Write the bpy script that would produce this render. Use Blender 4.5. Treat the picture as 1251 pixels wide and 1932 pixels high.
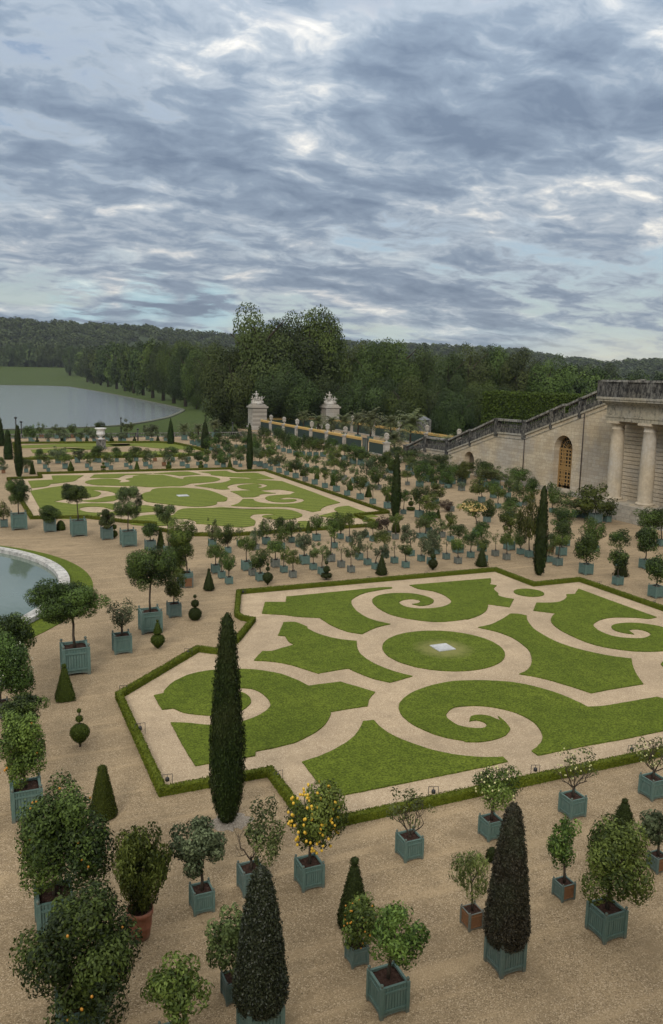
# Formal garden of clipped lawns and potted trees below a stone terrace, overcast evening.
import bpy, math, random
import numpy as np
from mathutils import Vector, Matrix, noise as mnoise

for _o in list(bpy.data.objects):
    bpy.data.objects.remove(_o)
SC = bpy.context.scene
COL = SC.collection
R = math.radians

# ------------------------------------------------------------------ camera
F_PX, CX, CY, CAM_Z = 1552.7, 625.5, 966.0, 16.0
_hor, _roll, _yaw = 707.9, 0.01949, 0.4120
_p = math.atan((CY - _hor) / F_PX)
_fw = np.array([math.sin(_yaw) * math.cos(_p), math.cos(_yaw) * math.cos(_p), -math.sin(_p)])
_r0 = np.array([math.cos(_yaw), -math.sin(_yaw), 0.0])
_u0 = np.cross(_r0, _fw)
_r = _r0 * math.cos(_roll) + _u0 * math.sin(_roll)
_u = -_r0 * math.sin(_roll) + _u0 * math.cos(_roll)
CAM = np.array([0.0, 0.0, CAM_Z])
cam = bpy.data.cameras.new("camera")
cam.sensor_fit = 'VERTICAL'
cam.sensor_height = 24.0
cam.lens = F_PX / 1932.0 * 24.0
cam.clip_start, cam.clip_end = 0.1, 20000.0
cam_o = bpy.data.objects.new("camera", cam)
COL.objects.link(cam_o)
_m = Matrix.Identity(4)
for i in range(3):
    _m[i][0], _m[i][1], _m[i][2], _m[i][3] = _r[i], _u[i], -_fw[i], CAM[i]
cam_o.matrix_world = _m
SC.camera = cam_o

# ------------------------------------------------------------------ sky and sun
SUN_EL, SUN_AZ = R(34), R(215)      # azimuth clockwise from +Y
SKY_GAIN = 1.0
W = bpy.data.worlds.new("World")
SC.world = W
W.use_nodes = True
wn, wl = W.node_tree.nodes, W.node_tree.links
wn.clear()


def wnode(t, **kw):
    n = wn.new(t)
    for k, v in kw.items():
        setattr(n, k, v)
    return n


def wmath(op, a, b=None, c=None, clamp=False):
    n = wn.new('ShaderNodeMath')
    n.operation = op
    n.use_clamp = clamp
    for i, x in enumerate((a, b, c)):
        if x is None:
            continue
        if isinstance(x, (int, float)):
            n.inputs[i].default_value = x
        else:
            wl.new(x, n.inputs[i])
    return n.outputs[0]


def wmix(fac, a, b):
    n = wn.new('ShaderNodeMix')
    n.data_type = 'RGBA'
    for s, x in ((n.inputs[0], fac), (n.inputs[6], a), (n.inputs[7], b)):
        if isinstance(x, (int, float)):
            s.default_value = x
        elif isinstance(x, tuple):
            s.default_value = (*x, 1)
        else:
            wl.new(x, s)
    return n.outputs[2]


def wramp(fac, stops):
    n = wn.new('ShaderNodeValToRGB')
    cr = n.color_ramp
    while len(cr.elements) < len(stops):
        cr.elements.new(0.5)
    for e, (p, c) in zip(cr.elements, stops):
        e.position = p
        e.color = (*c, 1) if isinstance(c, tuple) else (c, c, c, 1)
    wl.new(fac, n.inputs[0])
    return n.outputs[0]


_tc = wnode('ShaderNodeTexCoord')
_sep = wnode('ShaderNodeSeparateXYZ')
wl.new(_tc.outputs['Generated'], _sep.inputs[0])
_zz = wmath('MAXIMUM', _sep.outputs[2], 0.0)
_den = wmath('ADD', _zz, 0.20)
_ux = wmath('DIVIDE', _sep.outputs[0], _den)
_uy = wmath('DIVIDE', _sep.outputs[1], _den)
_cmb = wnode('ShaderNodeCombineXYZ')
wl.new(_ux, _cmb.inputs[0])
wl.new(_uy, _cmb.inputs[1])


# bend the cloud plane a little so that the deck breaks into puffs rather than straight bands
_wn = wnode('ShaderNodeTexNoise')
_wn.noise_dimensions = '2D'
_wn.inputs['Scale'].default_value = 4.0
_wn.inputs['Detail'].default_value = 3.0
wl.new(_cmb.outputs[0], _wn.inputs['Vector'])
_ws = wnode('ShaderNodeVectorMath', operation='MULTIPLY_ADD')
wl.new(_wn.outputs[1], _ws.inputs[0])
_ws.inputs[1].default_value = (0.15, 0.15, 0.0)
wl.new(_cmb.outputs[0], _ws.inputs[2])
_wcmb = _ws.outputs[0]


def wnoise(rot, scl, loc, scale, detail, rough, dist=0.0):
    mp = wnode('ShaderNodeMapping')
    mp.inputs['Rotation'].default_value = (0, 0, R(rot))
    mp.inputs['Scale'].default_value = (*scl, 1)
    mp.inputs['Location'].default_value = (*loc, 0)
    wl.new(_wcmb, mp.inputs[0])
    n = wnode('ShaderNodeTexNoise')
    n.noise_dimensions = '2D'
    n.inputs['Scale'].default_value = scale
    n.inputs['Detail'].default_value = detail
    n.inputs['Roughness'].default_value = rough
    n.inputs['Distortion'].default_value = dist
    wl.new(mp.outputs[0], n.inputs['Vector'])
    return n.outputs[0]


_n1 = wnoise(24, (0.85, 1.0), (3.1, 1.7), 1.9, 7, 0.55, 0.0)      # large cloud masses
_n2 = wnoise(40, (0.62, 1.15), (7.7, 4.2), 6.0, 8, 0.56, 0.0)      # rolls and streaks
_n3 = wnoise(15, (1, 1), (1.3, 9.2), 1.1, 3, 0.5, 0.0)           # breaks in the deck
_n4 = wnoise(10, (0.9, 1.0), (2.2, 6.1), 17.0, 6, 0.6, 0.0)
_dens = wmath('ADD', wmath('MULTIPLY', _n1, 0.42), wmath('MULTIPLY', _n2, 0.42))
_dens = wmath('ADD', _dens, wmath('MULTIPLY', _n4, 0.16))
_dens = wmath('ADD', _dens, wmath('MULTIPLY', wmath('SUBTRACT', _n3, 0.5), 0.25))


def toward(x, y, deg0, deg1):
    """1 in the sky seen at photo pixel (x, y), falling to 0 between deg0 and deg1 away."""
    v = _fw * F_PX + _r * (x - CX) - _u * (y - CY)
    v = v / np.linalg.norm(v)
    n = wnode('ShaderNodeVectorMath', operation='DOT_PRODUCT')
    wl.new(_tc.outputs['Generated'], n.inputs[0])
    n.inputs[1].default_value = tuple(v)
    m = wnode('ShaderNodeMapRange', interpolation_type='SMOOTHSTEP')
    m.inputs['From Min'].default_value = math.cos(R(deg1))
    m.inputs['From Max'].default_value = math.cos(R(deg0))
    wl.new(n.outputs['Value'], m.inputs[0])
    return m.outputs[0]


# thinner and thicker parts of the cloud deck
for _x, _y, _a, _b, _w in ((560, 120, 1, 8, 0.0), (1050, 380, 1, 9, -0.035), (1010, 60, 1, 7, -0.02), (620, 560, 1, 7, -0.03), (120, 60, 1, 10, 0.035), (760, 230, 1, 7, 0.05),
                           (330, 290, 1, 8, 0.03), (1150, 200, 1, 6, 0.03), (900, 580, 1, 7, 0.03), (700, 120, 0.5, 4, 0.03)):
    _dens = wmath('ADD', _dens, wmath('MULTIPLY', toward(_x, _y, _a, _b), _w))
_cloud = wramp(_dens, [(0.355, (0.70, 0.675, 0.61)), (0.41, (0.49, 0.492, 0.485)), (0.465, (0.295, 0.335, 0.380)),
                       (0.54, (0.178, 0.224, 0.286)), (0.66, (0.110, 0.147, 0.205))])
_sky = wnode('ShaderNodeTexSky')
_sky.sky_type = 'NISHITA'
_sky.sun_disc = False
_sky.sun_elevation = SUN_EL
_sky.sun_rotation = SUN_AZ
_skyc = wnode('ShaderNodeVectorMath', operation='SCALE')
wl.new(_sky.outputs[0], _skyc.inputs[0])
_skyc.inputs['Scale'].default_value = 0.058
_gap = wmath('MULTIPLY', wramp(_dens, [(0.41, 0.85), (0.50, 0.0)]), wramp(_n3, [(0.45, 1.0), (0.53, 0.0)]))
_col = wmix(_gap, _cloud, _skyc.outputs[0])
# pale clear band just above the horizon, then the deck brightening towards the zenith (overcast sky)
_low = wramp(_zz, [(0.0, 1.0), (0.03, 0.75), (0.085, 0.0)])
_lown = wmath('MULTIPLY', _low, wramp(_n2, [(0.42, 0.75), (0.56, 0.12)]))
_col = wmix(_lown, _col, (0.42, 0.53, 0.56))
for _x, _y in ((150, 575), (280, 560), (400, 580)):                 # clear slit low on the left
    _col = wmix(wmath('MULTIPLY', toward(_x, _y, 0.2, 2.2), wramp(_n2, [(0.44, 0.55), (0.56, 0.0)])), _col, (0.36, 0.56, 0.60))
_col = wmix(wmath('MULTIPLY', toward(1180, 690, 0.5, 9.0), wramp(_zz, [(0.02, 0.75), (0.055, 0.0)])), _col, (0.62, 0.61, 0.48))
# the deck overhead, above the picture, is brighter and more neutral
_up = wmath('SUBTRACT', _zz, 0.40)
_up = wmath('MULTIPLY', _up, 3.0, clamp=True)
_col = wmix(_up, _col, (0.46, 0.45, 0.43))
_elev = wmath('MULTIPLY_ADD', wmath('POWER', _zz, 1.0), 1.7, 0.95)
_fin = wnode('ShaderNodeVectorMath', operation='SCALE')
wl.new(_col, _fin.inputs[0])
wl.new(wmath('MULTIPLY', _elev, SKY_GAIN), _fin.inputs['Scale'])
_bg = wnode('ShaderNodeBackground')
_bg.inputs['Strength'].default_value = 1.0
wl.new(_fin.outputs[0], _bg.inputs[0])
_out = wnode('ShaderNodeOutputWorld')
wl.new(_bg.outputs[0], _out.inputs[0])

sun = bpy.data.lights.new("sun", 'SUN')
sun.energy = 1.5
sun.angle = R(18)
sun.color = (1.0, 0.94, 0.86)
sun_o = bpy.data.objects.new("sun", sun)
COL.objects.link(sun_o)
_sd = Vector((math.sin(SUN_AZ) * math.cos(SUN_EL), math.cos(SUN_AZ) * math.cos(SUN_EL), math.sin(SUN_EL)))
sun_o.rotation_euler = (-_sd).to_track_quat('-Z', 'Y').to_euler()

VS = SC.view_settings
VS.view_transform = 'Standard'
VS.look = 'None'
VS.exposure = 0.32
VS.gamma = 1.0
SC.cycles.max_bounces = 6
SC.cycles.transparent_max_bounces = 8
SC.cycles.use_denoising = True


# ------------------------------------------------------------------ picture <-> ground
def ray(x, y):
    return _fw * F_PX + _r * (x - CX) - _u * (y - CY)


def G(x, y, z=0.0):
    """Point on the level z seen at photo pixel (x, y)."""
    d = ray(x, y)
    return CAM + d * ((z - CAM_Z) / d[2])


def PXX(x, y, X):
    d = ray(x, y)
    return CAM + d * (X / d[0])


def PYY(x, y, Y):
    d = ray(x, y)
    return CAM + d * (Y / d[1])


def proj(P):
    v = np.asarray(P, float) - CAM
    z = v @ _fw
    return CX + F_PX * (v @ _r) / z, CY - F_PX * (v @ _u) / z, z


def z_at(X, Y, ypx):
    """Height above (X, Y) that shows at picture row ypx."""
    lo, hi = -20.0, 200.0
    for _ in range(40):
        m = (lo + hi) / 2
        if proj((X, Y, m))[1] > ypx:
            lo = m
        else:
            hi = m
    return (lo + hi) / 2


CR = {'c1': (180, 1080, 3.1275), 'c2': (560, 1060, 3.1275), 'c3': (880, 1060, 3.372), 'c4': (560, 1300, 3.1275),
      'c5': (880, 1280, 3.372), 'd1': (0, 860, 2.979), 'e1': (0, 870, 5.004), 'e2': (240, 870, 5.004),
      'e3': (480, 870, 4.633), 'm1': (380, 960, 5.2125), 'm2': (600, 950, 5.2125), 'm3': (820, 930, 5.2125),
      'm4': (1030, 920, 5.66), 'm5': (180, 940, 5.2125), 'r1': (640, 830, 5.957), 'r2': (480, 870, 4.633),
      'r3': (470, 790, 5.004), 'r4': (830, 840, 5.004), 'l1': (0, 870, 5.004), 'l2': (0, 780, 5.004),
      'l3': (240, 780, 5.004), 'n1': (0, 1140, 5.682), 'n2': (0, 1400, 2.979), 'n3': (400, 1400, 2.909),
      'n4': (820, 1380, 2.9026), 'n5': (0, 1010, 2.979), 'p': (0, 0, 1.0)}


def cpx(c, u, v):
    x0, y0, s = CR[c]
    return x0 + u / s, y0 + v / s


# ------------------------------------------------------------------ mesh helpers
class MB:
    def __init__(s):
        s.v, s.f, s.smooth = [], [], []

    def add(s, vs, fs, sm=False):
        o = len(s.v)
        s.v += [tuple(x) for x in vs]
        s.f += [tuple(i + o for i in f) for f in fs]
        s.smooth += [sm] * len(fs)

    def box(s, x0, x1, y0, y1, z0, z1):
        s.add([(x0, y0, z0), (x1, y0, z0), (x1, y1, z0), (x0, y1, z0), (x0, y0, z1), (x1, y0, z1), (x1, y1, z1), (x0, y1, z1)],
              [(0, 3, 2, 1), (4, 5, 6, 7), (0, 1, 5, 4), (1, 2, 6, 5), (2, 3, 7, 6), (3, 0, 4, 7)])

    def tube(s, pts, rad, n=6, cap=True):
        pts = [Vector(p) for p in pts]
        vs, fs = [], []
        t0 = (pts[1] - pts[0]).normalized()
        ref = Vector((1, 0, 0)) if abs(t0.x) < 0.8 else Vector((0, 1, 0))
        for i, p in enumerate(pts):
            t = (pts[min(i + 1, len(pts) - 1)] - pts[max(i - 1, 0)]).normalized()
            a = t.cross(ref).normalized()
            b = t.cross(a)
            ref = b if abs(t.dot(ref)) > 0.95 else ref
            r = rad[i] if hasattr(rad, '__len__') else rad
            for k in range(n):
                an = 2 * math.pi * k / n
                vs.append(p + (a * math.cos(an) + b * math.sin(an)) * r)
        for i in range(len(pts) - 1):
            for k in range(n):
                k2 = (k + 1) % n
                fs.append((i * n + k, i * n + k2, (i + 1) * n + k2, (i + 1) * n + k))
        if cap:
            fs.append(tuple(range(n))[::-1])
            fs.append(tuple((len(pts) - 1) * n + k for k in range(n)))
        s.add(vs, fs, True)

    def lathe(s, prof, n=16, c=(0, 0, 0), jit=0.0, sq=False, sm=True, seed=0):
        rnd = random.Random(seed)
        vs, fs = [], []
        for r, z in prof:
            for k in range(n):
                an = 2 * math.pi * (k + (0.5 if sq else 0)) / n
                rr = r
                if sq:
                    rr = r / max(abs(math.cos(an)), abs(math.sin(an)))
                if jit:
                    rr *= 1 + rnd.uniform(-jit, jit)
                vs.append((c[0] + rr * math.cos(an), c[1] + rr * math.sin(an), c[2] + z))
        m = len(prof)
        for i in range(m - 1):
            for k in range(n):
                k2 = (k + 1) % n
                fs.append((i * n + k, i * n + k2, (i + 1) * n + k2, (i + 1) * n + k))
        fs.append(tuple(range(n))[::-1])
        fs.append(tuple((m - 1) * n + k for k in range(n)))
        s.add(vs, fs, sm)

    def ball(s, c, r, n=12, sq=1.0, rings=8):
        s.lathe([(max(r * math.sin(math.pi * i / rings), r * 0.02), -r * sq * math.cos(math.pi * i / rings)) for i in range(rings + 1)], n, c)

    def prism(s, poly, z0, z1):
        """poly: list of (x, y); any simple polygon."""
        n = len(poly)
        a = sum(poly[i][0] * poly[(i + 1) % n][1] - poly[(i + 1) % n][0] * poly[i][1] for i in range(n))
        if a < 0:
            poly = poly[::-1]
        vs = [(x, y, z0) for x, y in poly] + [(x, y, z1) for x, y in poly]
        fs = [tuple(range(n, 2 * n))] + [(i, (i + 1) % n, n + (i + 1) % n, n + i) for i in range(n)]
        s.add(vs, fs)

    def prism_x(s, poly, x0, x1):
        """poly: list of (y, z) carried from x0 to x1."""
        n = len(poly)
        a = sum(poly[i][0] * poly[(i + 1) % n][1] - poly[(i + 1) % n][0] * poly[i][1] for i in range(n))
        if a < 0:
            poly = poly[::-1]
        if x0 > x1:
            x0, x1 = x1, x0
        vs = [(x0, y, z) for y, z in poly] + [(x1, y, z) for y, z in poly]
        fs = [tuple(range(n))[::-1], tuple(range(n, 2 * n))] + [(i, (i + 1) % n, n + (i + 1) % n, n + i) for i in range(n)]
        s.add(vs, fs)

    def mesh(s, name, mat=None):
        me = bpy.data.meshes.new(name)
        me.from_pydata(s.v, [], s.f)
        me.polygons.foreach_set('use_smooth', s.smooth)
        if mat:
            me.materials.append(mat)
        me.update()
        return me

    def build(s, name, mat, parent=None):
        return link(name, s.mesh(name, mat), parent)


def link(name, me, parent=None, loc=None, scale=None, rot=None):
    o = bpy.data.objects.new(name, me)
    COL.objects.link(o)
    if parent is not None:
        o.parent = parent
    if loc is not None:
        o.location = loc
    if scale is not None:
        o.scale = scale
    if rot is not None:
        o.rotation_euler = rot
    return o


def np_mesh(name, V, F, mat, attr=None, smooth=False):
    """Quads from arrays; attr: one number per face, read by the leaf materials."""
    me = bpy.data.meshes.new(name)
    V = np.ascontiguousarray(V, np.float32)
    F = np.ascontiguousarray(F, np.int32)
    me.vertices.add(len(V))
    me.vertices.foreach_set('co', V.ravel())
    k = F.shape[1]
    me.loops.add(F.size)
    me.loops.foreach_set('vertex_index', F.ravel())
    me.polygons.add(len(F))
    me.polygons.foreach_set('loop_start', np.arange(0, F.size, k, dtype=np.int32))
    if smooth:
        me.polygons.foreach_set('use_smooth', np.ones(len(F), bool))
    if attr is not None:
        a = me.attributes.new('tint', 'FLOAT', 'FACE')
        a.data.foreach_set('value', np.ascontiguousarray(attr, np.float32))
    if mat:
        me.materials.append(mat)
    me.update(calc_edges=True)
    return me


def thing(name, label, cat, loc=(0, 0, 0), rz=0, group=None):
    o = bpy.data.objects.new(name, None)
    o.empty_display_size = 0.2
    COL.objects.link(o)
    o.location = loc
    o.rotation_euler = (0, 0, rz)
    return tag(o, label, cat, group)


def tag(o, label, cat, group=None):
    if label:
        o['label'] = label
    o['category'] = cat
    if group:
        o['group'] = group
    return o


def struct(o, kind='structure'):
    o['kind'] = kind
    return o


# ------------------------------------------------------------------ materials
def srgb(r, g, b):
    return tuple(((c / 255) / 12.92 if c / 255 <= 0.04045 else ((c / 255 + 0.055) / 1.055) ** 2.4) for c in (r, g, b))


class Mat:
    def __init__(s, name, rough=0.8, spec=0.3):
        s.m = bpy.data.materials.new(name)
        s.m.use_nodes = True
        s.n, s.l = s.m.node_tree.nodes, s.m.node_tree.links
        s.b = s.n['Principled BSDF']
        s.b.inputs['Roughness'].default_value = rough
        s.b.inputs['Specular IOR Level'].default_value = spec
        s.out = s.n['Material Output']

    def nd(s, t, ins=None, **kw):
        n = s.n.new(t)
        for k, v in kw.items():
            setattr(n, k, v)
        for k, v in (ins or {}).items():
            if hasattr(v, 'is_output'):
                s.l.new(v, n.inputs[k])
            else:
                n.inputs[k].default_value = v
        return n

    def co(s, which='Object'):
        return s.nd('ShaderNodeTexCoord').outputs[which]

    def pos(s):
        return s.nd('ShaderNodeNewGeometry').outputs['Position']

    def map(s, v, scale=(1, 1, 1), rot=(0, 0, 0), loc=(0, 0, 0)):
        return s.nd('ShaderNodeMapping', {'Vector': v, 'Scale': scale, 'Rotation': rot, 'Location': loc}).outputs[0]

    def noise(s, v, scale, detail=4, rough=0.55, dist=0.0, out=0):
        return s.nd('ShaderNodeTexNoise', {'Vector': v, 'Scale': scale, 'Detail': detail, 'Roughness': rough, 'Distortion': dist}).outputs[out]

    def ramp(s, f, stops, interp='LINEAR'):
        n = s.nd('ShaderNodeValToRGB', {0: f})
        cr = n.color_ramp
        cr.interpolation = interp
        while len(cr.elements) < len(stops):
            cr.elements.new(0.5)
        for e, (p, c) in zip(cr.elements, stops):
            e.position = p
            e.color = (*c, 1) if isinstance(c, tuple) else (c, c, c, 1)
        return n.outputs[0]

    def mix(s, f, a, b, blend='MIX'):
        n = s.nd('ShaderNodeMix', data_type='RGBA', blend_type=blend)
        for i, x in ((0, f), (6, a), (7, b)):
            if hasattr(x, 'is_output'):
                s.l.new(x, n.inputs[i])
            elif isinstance(x, tuple):
                n.inputs[i].default_value = (*x, 1)
            else:
                n.inputs[i].default_value = x
        return n.outputs[2]

    def math(s, op, a, b=0.0):
        return s.nd('ShaderNodeMath', {0: a, 1: b}, operation=op).outputs[0]

    def color(s, c):
        if hasattr(c, 'is_output'):
            s.l.new(c, s.b.inputs['Base Color'])
        else:
            s.b.inputs['Base Color'].default_value = (*c, 1)
        return s

    def bump(s, h, strength=0.3, dist=0.05):
        n = s.nd('ShaderNodeBump', {'Height': h, 'Strength': strength, 'Distance': dist})
        s.l.new(n.outputs[0], s.b.inputs['Normal'])
        return s


def leaf_mat(name, dark, light, rough=0.55, spec=0.22, trans=0.18, patch=None, pscale=0.8):
    M = Mat(name, rough, spec)
    t = M.nd('ShaderNodeAttribute', attribute_name='tint').outputs['Fac']
    rnd = M.nd('ShaderNodeObjectInfo').outputs['Random']
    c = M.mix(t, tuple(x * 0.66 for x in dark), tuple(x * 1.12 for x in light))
    hsv = M.nd('ShaderNodeHueSaturation', {'Color': c, 'Hue': M.math('MULTIPLY_ADD', rnd, 0.03), 'Value': M.math('MULTIPLY_ADD', rnd, 0.35)})
    for inp, add in (('Hue', 0.485), ('Value', 0.82)):
        hsv.inputs[inp].links[0].from_node.inputs[2].default_value = add
    c = hsv.outputs[0]
    if patch:
        f = M.ramp(M.noise(M.co('Object'), pscale, 3, 0.6), [(0.45, 0.0), (0.7, 1.0)])
        c = M.mix(f, c, patch)
    M.color(c)
    tr = M.nd('ShaderNodeBsdfTranslucent')
    M.l.new(c, tr.inputs[0])
    mx = M.nd('ShaderNodeMixShader', {0: trans})
    M.l.new(M.b.outputs[0], mx.inputs[1])
    M.l.new(tr.outputs[0], mx.inputs[2])
    M.l.new(mx.outputs[0], M.out.inputs[0])
    return M.m


def gravel_mat(name, base, dark, light, grain=36.0, tracks=0.5):
    M = Mat(name, 0.95, 0.15)
    p = M.pos()
    big = M.noise(p, 0.16, 4, 0.6)
    mid = M.noise(p, 0.9, 5, 0.65)
    peb = M.nd('ShaderNodeTexVoronoi', {'Vector': p, 'Scale': grain}, feature='F1').outputs['Color']
    pv = M.nd('ShaderNodeSeparateColor', {0: peb}).outputs[0]
    fine = M.noise(p, 9.0, 4, 0.75)
    c = M.mix(M.ramp(big, [(0.40, 0.0), (0.66, 1.0)]), base, tuple(x * 0.74 for x in base))
    c = M.mix(M.ramp(mid, [(0.42, 0.0), (0.66, 0.7)]), c, tuple(b * 0.68 for b in base))
    c = M.mix(M.ramp(pv, [(0.0, 0.7), (0.35, 0.1), (0.6, 0.0)]), c, dark)
    c = M.mix(M.ramp(pv, [(0.72, 0.0), (1.0, 0.6)]), c, light)
    c = M.mix(M.ramp(fine, [(0.58, 0.0), (0.75, 0.5)]), c, dark)
    trk = M.noise(M.map(p, (0.10, 1.3, 1), (0, 0, R(8))), 1.1, 3, 0.6)
    c = M.mix(M.ramp(trk, [(0.50, 0.0), (0.68, tracks)]), c, tuple(min(1, x * 1.22) for x in base))
    damp = M.noise(p, 0.42, 5, 0.68)
    c = M.mix(M.ramp(damp, [(0.53, 0.0), (0.68, 0.6)]), c, tuple(x * 0.58 for x in base))
    M.color(c)
    M.bump(fine, 0.5, 0.04)
    return M.m


def lawn_mat(name, dark, light, stripes=False, worn=None):
    M = Mat(name, 0.9, 0.12)
    p = M.pos()
    a = M.noise(p, 0.35, 4, 0.6)
    b = M.noise(p, 2.2, 5, 0.7)
    g = M.noise(M.map(p, (1, 1, 0.3)), 11.0, 4, 0.75)
    c = M.mix(M.ramp(a, [(0.35, 0.0), (0.68, 1.0)]), dark, light)
    c = M.mix(M.ramp(b, [(0.45, 0.0), (0.66, 0.75)]), c, tuple(x * 0.62 for x in dark))
    c = M.mix(M.ramp(g, [(0.40, 0.85), (0.56, 0.0)]), c, tuple(x * 0.38 for x in dark))
    c = M.mix(M.ramp(g, [(0.56, 0.0), (0.78, 0.5)]), c, tuple(min(1, x * 1.6) for x in light))
    if stripes:
        w = M.nd('ShaderNodeTexWave', {'Vector': M.map(p, rot=(0, 0, R(90))), 'Scale': 0.28, 'Distortion': 0.6, 'Detail': 1.0}).outputs[0]
        c = M.mix(M.ramp(w, [(0.35, 0.0), (0.65, 0.40)]), c, tuple(min(1, x * 1.45) for x in light))
    if worn:
        (wx, wy), wr, wc = worn
        d = M.nd('ShaderNodeVectorMath', {0: p, 1: (wx, wy, 0.05)}, operation='DISTANCE').outputs[1]
        d = M.math('ADD', d, M.math('MULTIPLY', M.math('SUBTRACT', b, 0.5), 1.2))
        c = M.mix(M.ramp(M.math('DIVIDE', d, wr), [(0.45, 0.75), (1.0, 0.0)]), c, wc)
    M.color(c)
    M.bump(g, 0.6, 0.05)
    return M.m


def stone_mat(name, base, alt, soot=0.0, bw=1.2, bh=0.42, bricks=True, axis='x', sootc=(0.02, 0.02, 0.02), streak=0.25):
    M = Mat(name, 0.9, 0.2)
    p = M.pos()
    rot = {'x': (R(90), 0, R(90)), 'y': (R(90), 0, 0)}[axis]
    # lay the blocks on the wall: u along the wall, v up
    sp = M.nd('ShaderNodeSeparateXYZ', {0: p})
    u = sp.outputs[1] if axis == 'x' else sp.outputs[0]
    cb = M.nd('ShaderNodeCombineXYZ', {0: u, 1: sp.outputs[2], 2: 0.0}).outputs[0]
    a = M.noise(p, 0.35, 5, 0.6)
    b = M.noise(p, 3.0, 5, 0.7)
    c = M.mix(M.ramp(a, [(0.38, 0.0), (0.66, 1.0)]), base, alt)
    a2 = M.noise(M.map(p, (1, 1, 1), loc=(31, 17, 5)), 0.16, 4, 0.55)
    c = M.mix(M.ramp(a2, [(0.44, 0.0), (0.58, 0.55)]), c, (base[2] * 1.25, base[2] * 1.25, base[2] * 1.2))
    if bricks:
        bt = M.nd('ShaderNodeTexBrick', {'Vector': cb, 'Color1': (0.58, 0.56, 0.54, 1), 'Color2': (1, 1, 1, 1), 'Mortar': (0.28, 0.26, 0.24, 1),
                                         'Scale': 1.0, 'Mortar Size': 0.02, 'Brick Width': bw, 'Row Height': bh, 'Bias': 0.2})
        c = M.mix(0.62, c, bt.outputs[0], 'MULTIPLY')
        M.bump(bt.outputs[1], 0.4, -0.03)
    c = M.mix(M.ramp(b, [(0.42, 0.45), (0.6, 0.0)]), c, tuple(x * 0.6 for x in base))
    if streak:
        st = M.noise(M.map(cb, (1.0, 0.10, 1)), 1.3, 5, 0.7)
        c = M.mix(M.ramp(st, [(0.52, 0.0), (0.75, streak)]), c, tuple(x * 0.35 for x in base))
    if soot:
        s1 = M.noise(M.map(p, (1, 1, 0.5)), 2.6, 7, 0.78)
        c = M.mix(M.ramp(s1, [(0.58 - 0.42 * soot, 0.0), (0.76 - 0.42 * soot, 0.97)]), c, sootc)
    M.color(c)
    return M.m


MT = {}
MT['gravel'] = gravel_mat('garden_gravel', (0.312, 0.234, 0.140), (0.085, 0.06, 0.036), (0.55, 0.445, 0.31))
MT['gravel_in'] = gravel_mat('parterre_gravel', (0.43, 0.335, 0.22), (0.20, 0.14, 0.088), (0.66, 0.54, 0.40), 36.0, 0.08)
MT['soil'] = Mat('soil', 1.0, 0.05).color((0.035, 0.02, 0.015)).m
_M = Mat('soil', 1.0, 0.05)
_n = _M.noise(_M.co(), 9, 5, 0.7)
_M.color(_M.ramp(_n, [(0.3, (0.018, 0.010, 0.008)), (0.7, (0.07, 0.042, 0.032))])).bump(_n, 0.8, 0.05)
MT['soil'] = _M.m


def paint_mat(name, base, worn, amount=0.35):
    M = Mat(name, 0.65, 0.3)
    v = M.co('Object')
    gr = M.noise(M.map(v, (6, 6, 0.7)), 3.0, 5, 0.65)
    blot = M.noise(v, 3.2, 5, 0.7)
    rnd = M.nd('ShaderNodeObjectInfo').outputs['Random']
    c = M.mix(M.ramp(gr, [(0.35, 0.0), (0.7, 1.0)]), base, tuple(x * 0.74 for x in base))
    c = M.mix(M.math('MULTIPLY', M.ramp(blot, [(0.48, 0.0), (0.72, 1.0)]), amount), c, worn)
    # mud splashed on the foot of the box
    z = M.nd('ShaderNodeSeparateXYZ', {0: v}).outputs[2]
    zz = M.math('ADD', z, M.math('MULTIPLY', M.math('SUBTRACT', blot, 0.5), 0.35))
    c = M.mix(M.ramp(zz, [(0.02, 0.75), (0.2, 0.0)]), c, (0.13, 0.115, 0.09))
    M.color(c).bump(gr, 0.25, 0.01)
    return M.m


MT['teal'] = paint_mat('teal_paint', (0.098, 0.165, 0.142), (0.18, 0.215, 0.19))
MT['teal2'] = paint_mat('faded_teal_paint', (0.095, 0.148, 0.132), (0.17, 0.19, 0.17), 0.6)
MT['grey'] = paint_mat('weathered_grey_paint', (0.125, 0.142, 0.122), (0.22, 0.21, 0.18), 0.8)
MT['wood'] = paint_mat('bare_wood', (0.21, 0.105, 0.05), (0.12, 0.07, 0.04), 0.6)
MT['bark'] = Mat('bark', 0.95, 0.1).m
_M = Mat('bark', 0.95, 0.1)
_n = _M.noise(_M.map(_M.co(), (5, 5, 1)), 4, 5, 0.7)
_M.color(_M.ramp(_n, [(0.3, (0.03, 0.024, 0.018)), (0.7, (0.10, 0.082, 0.062))])).bump(_n, 0.7, 0.03)
MT['bark'] = _M.m
MT['terracotta'] = paint_mat('terracotta', (0.30, 0.12, 0.07), (0.33, 0.20, 0.14), 0.7)

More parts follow.
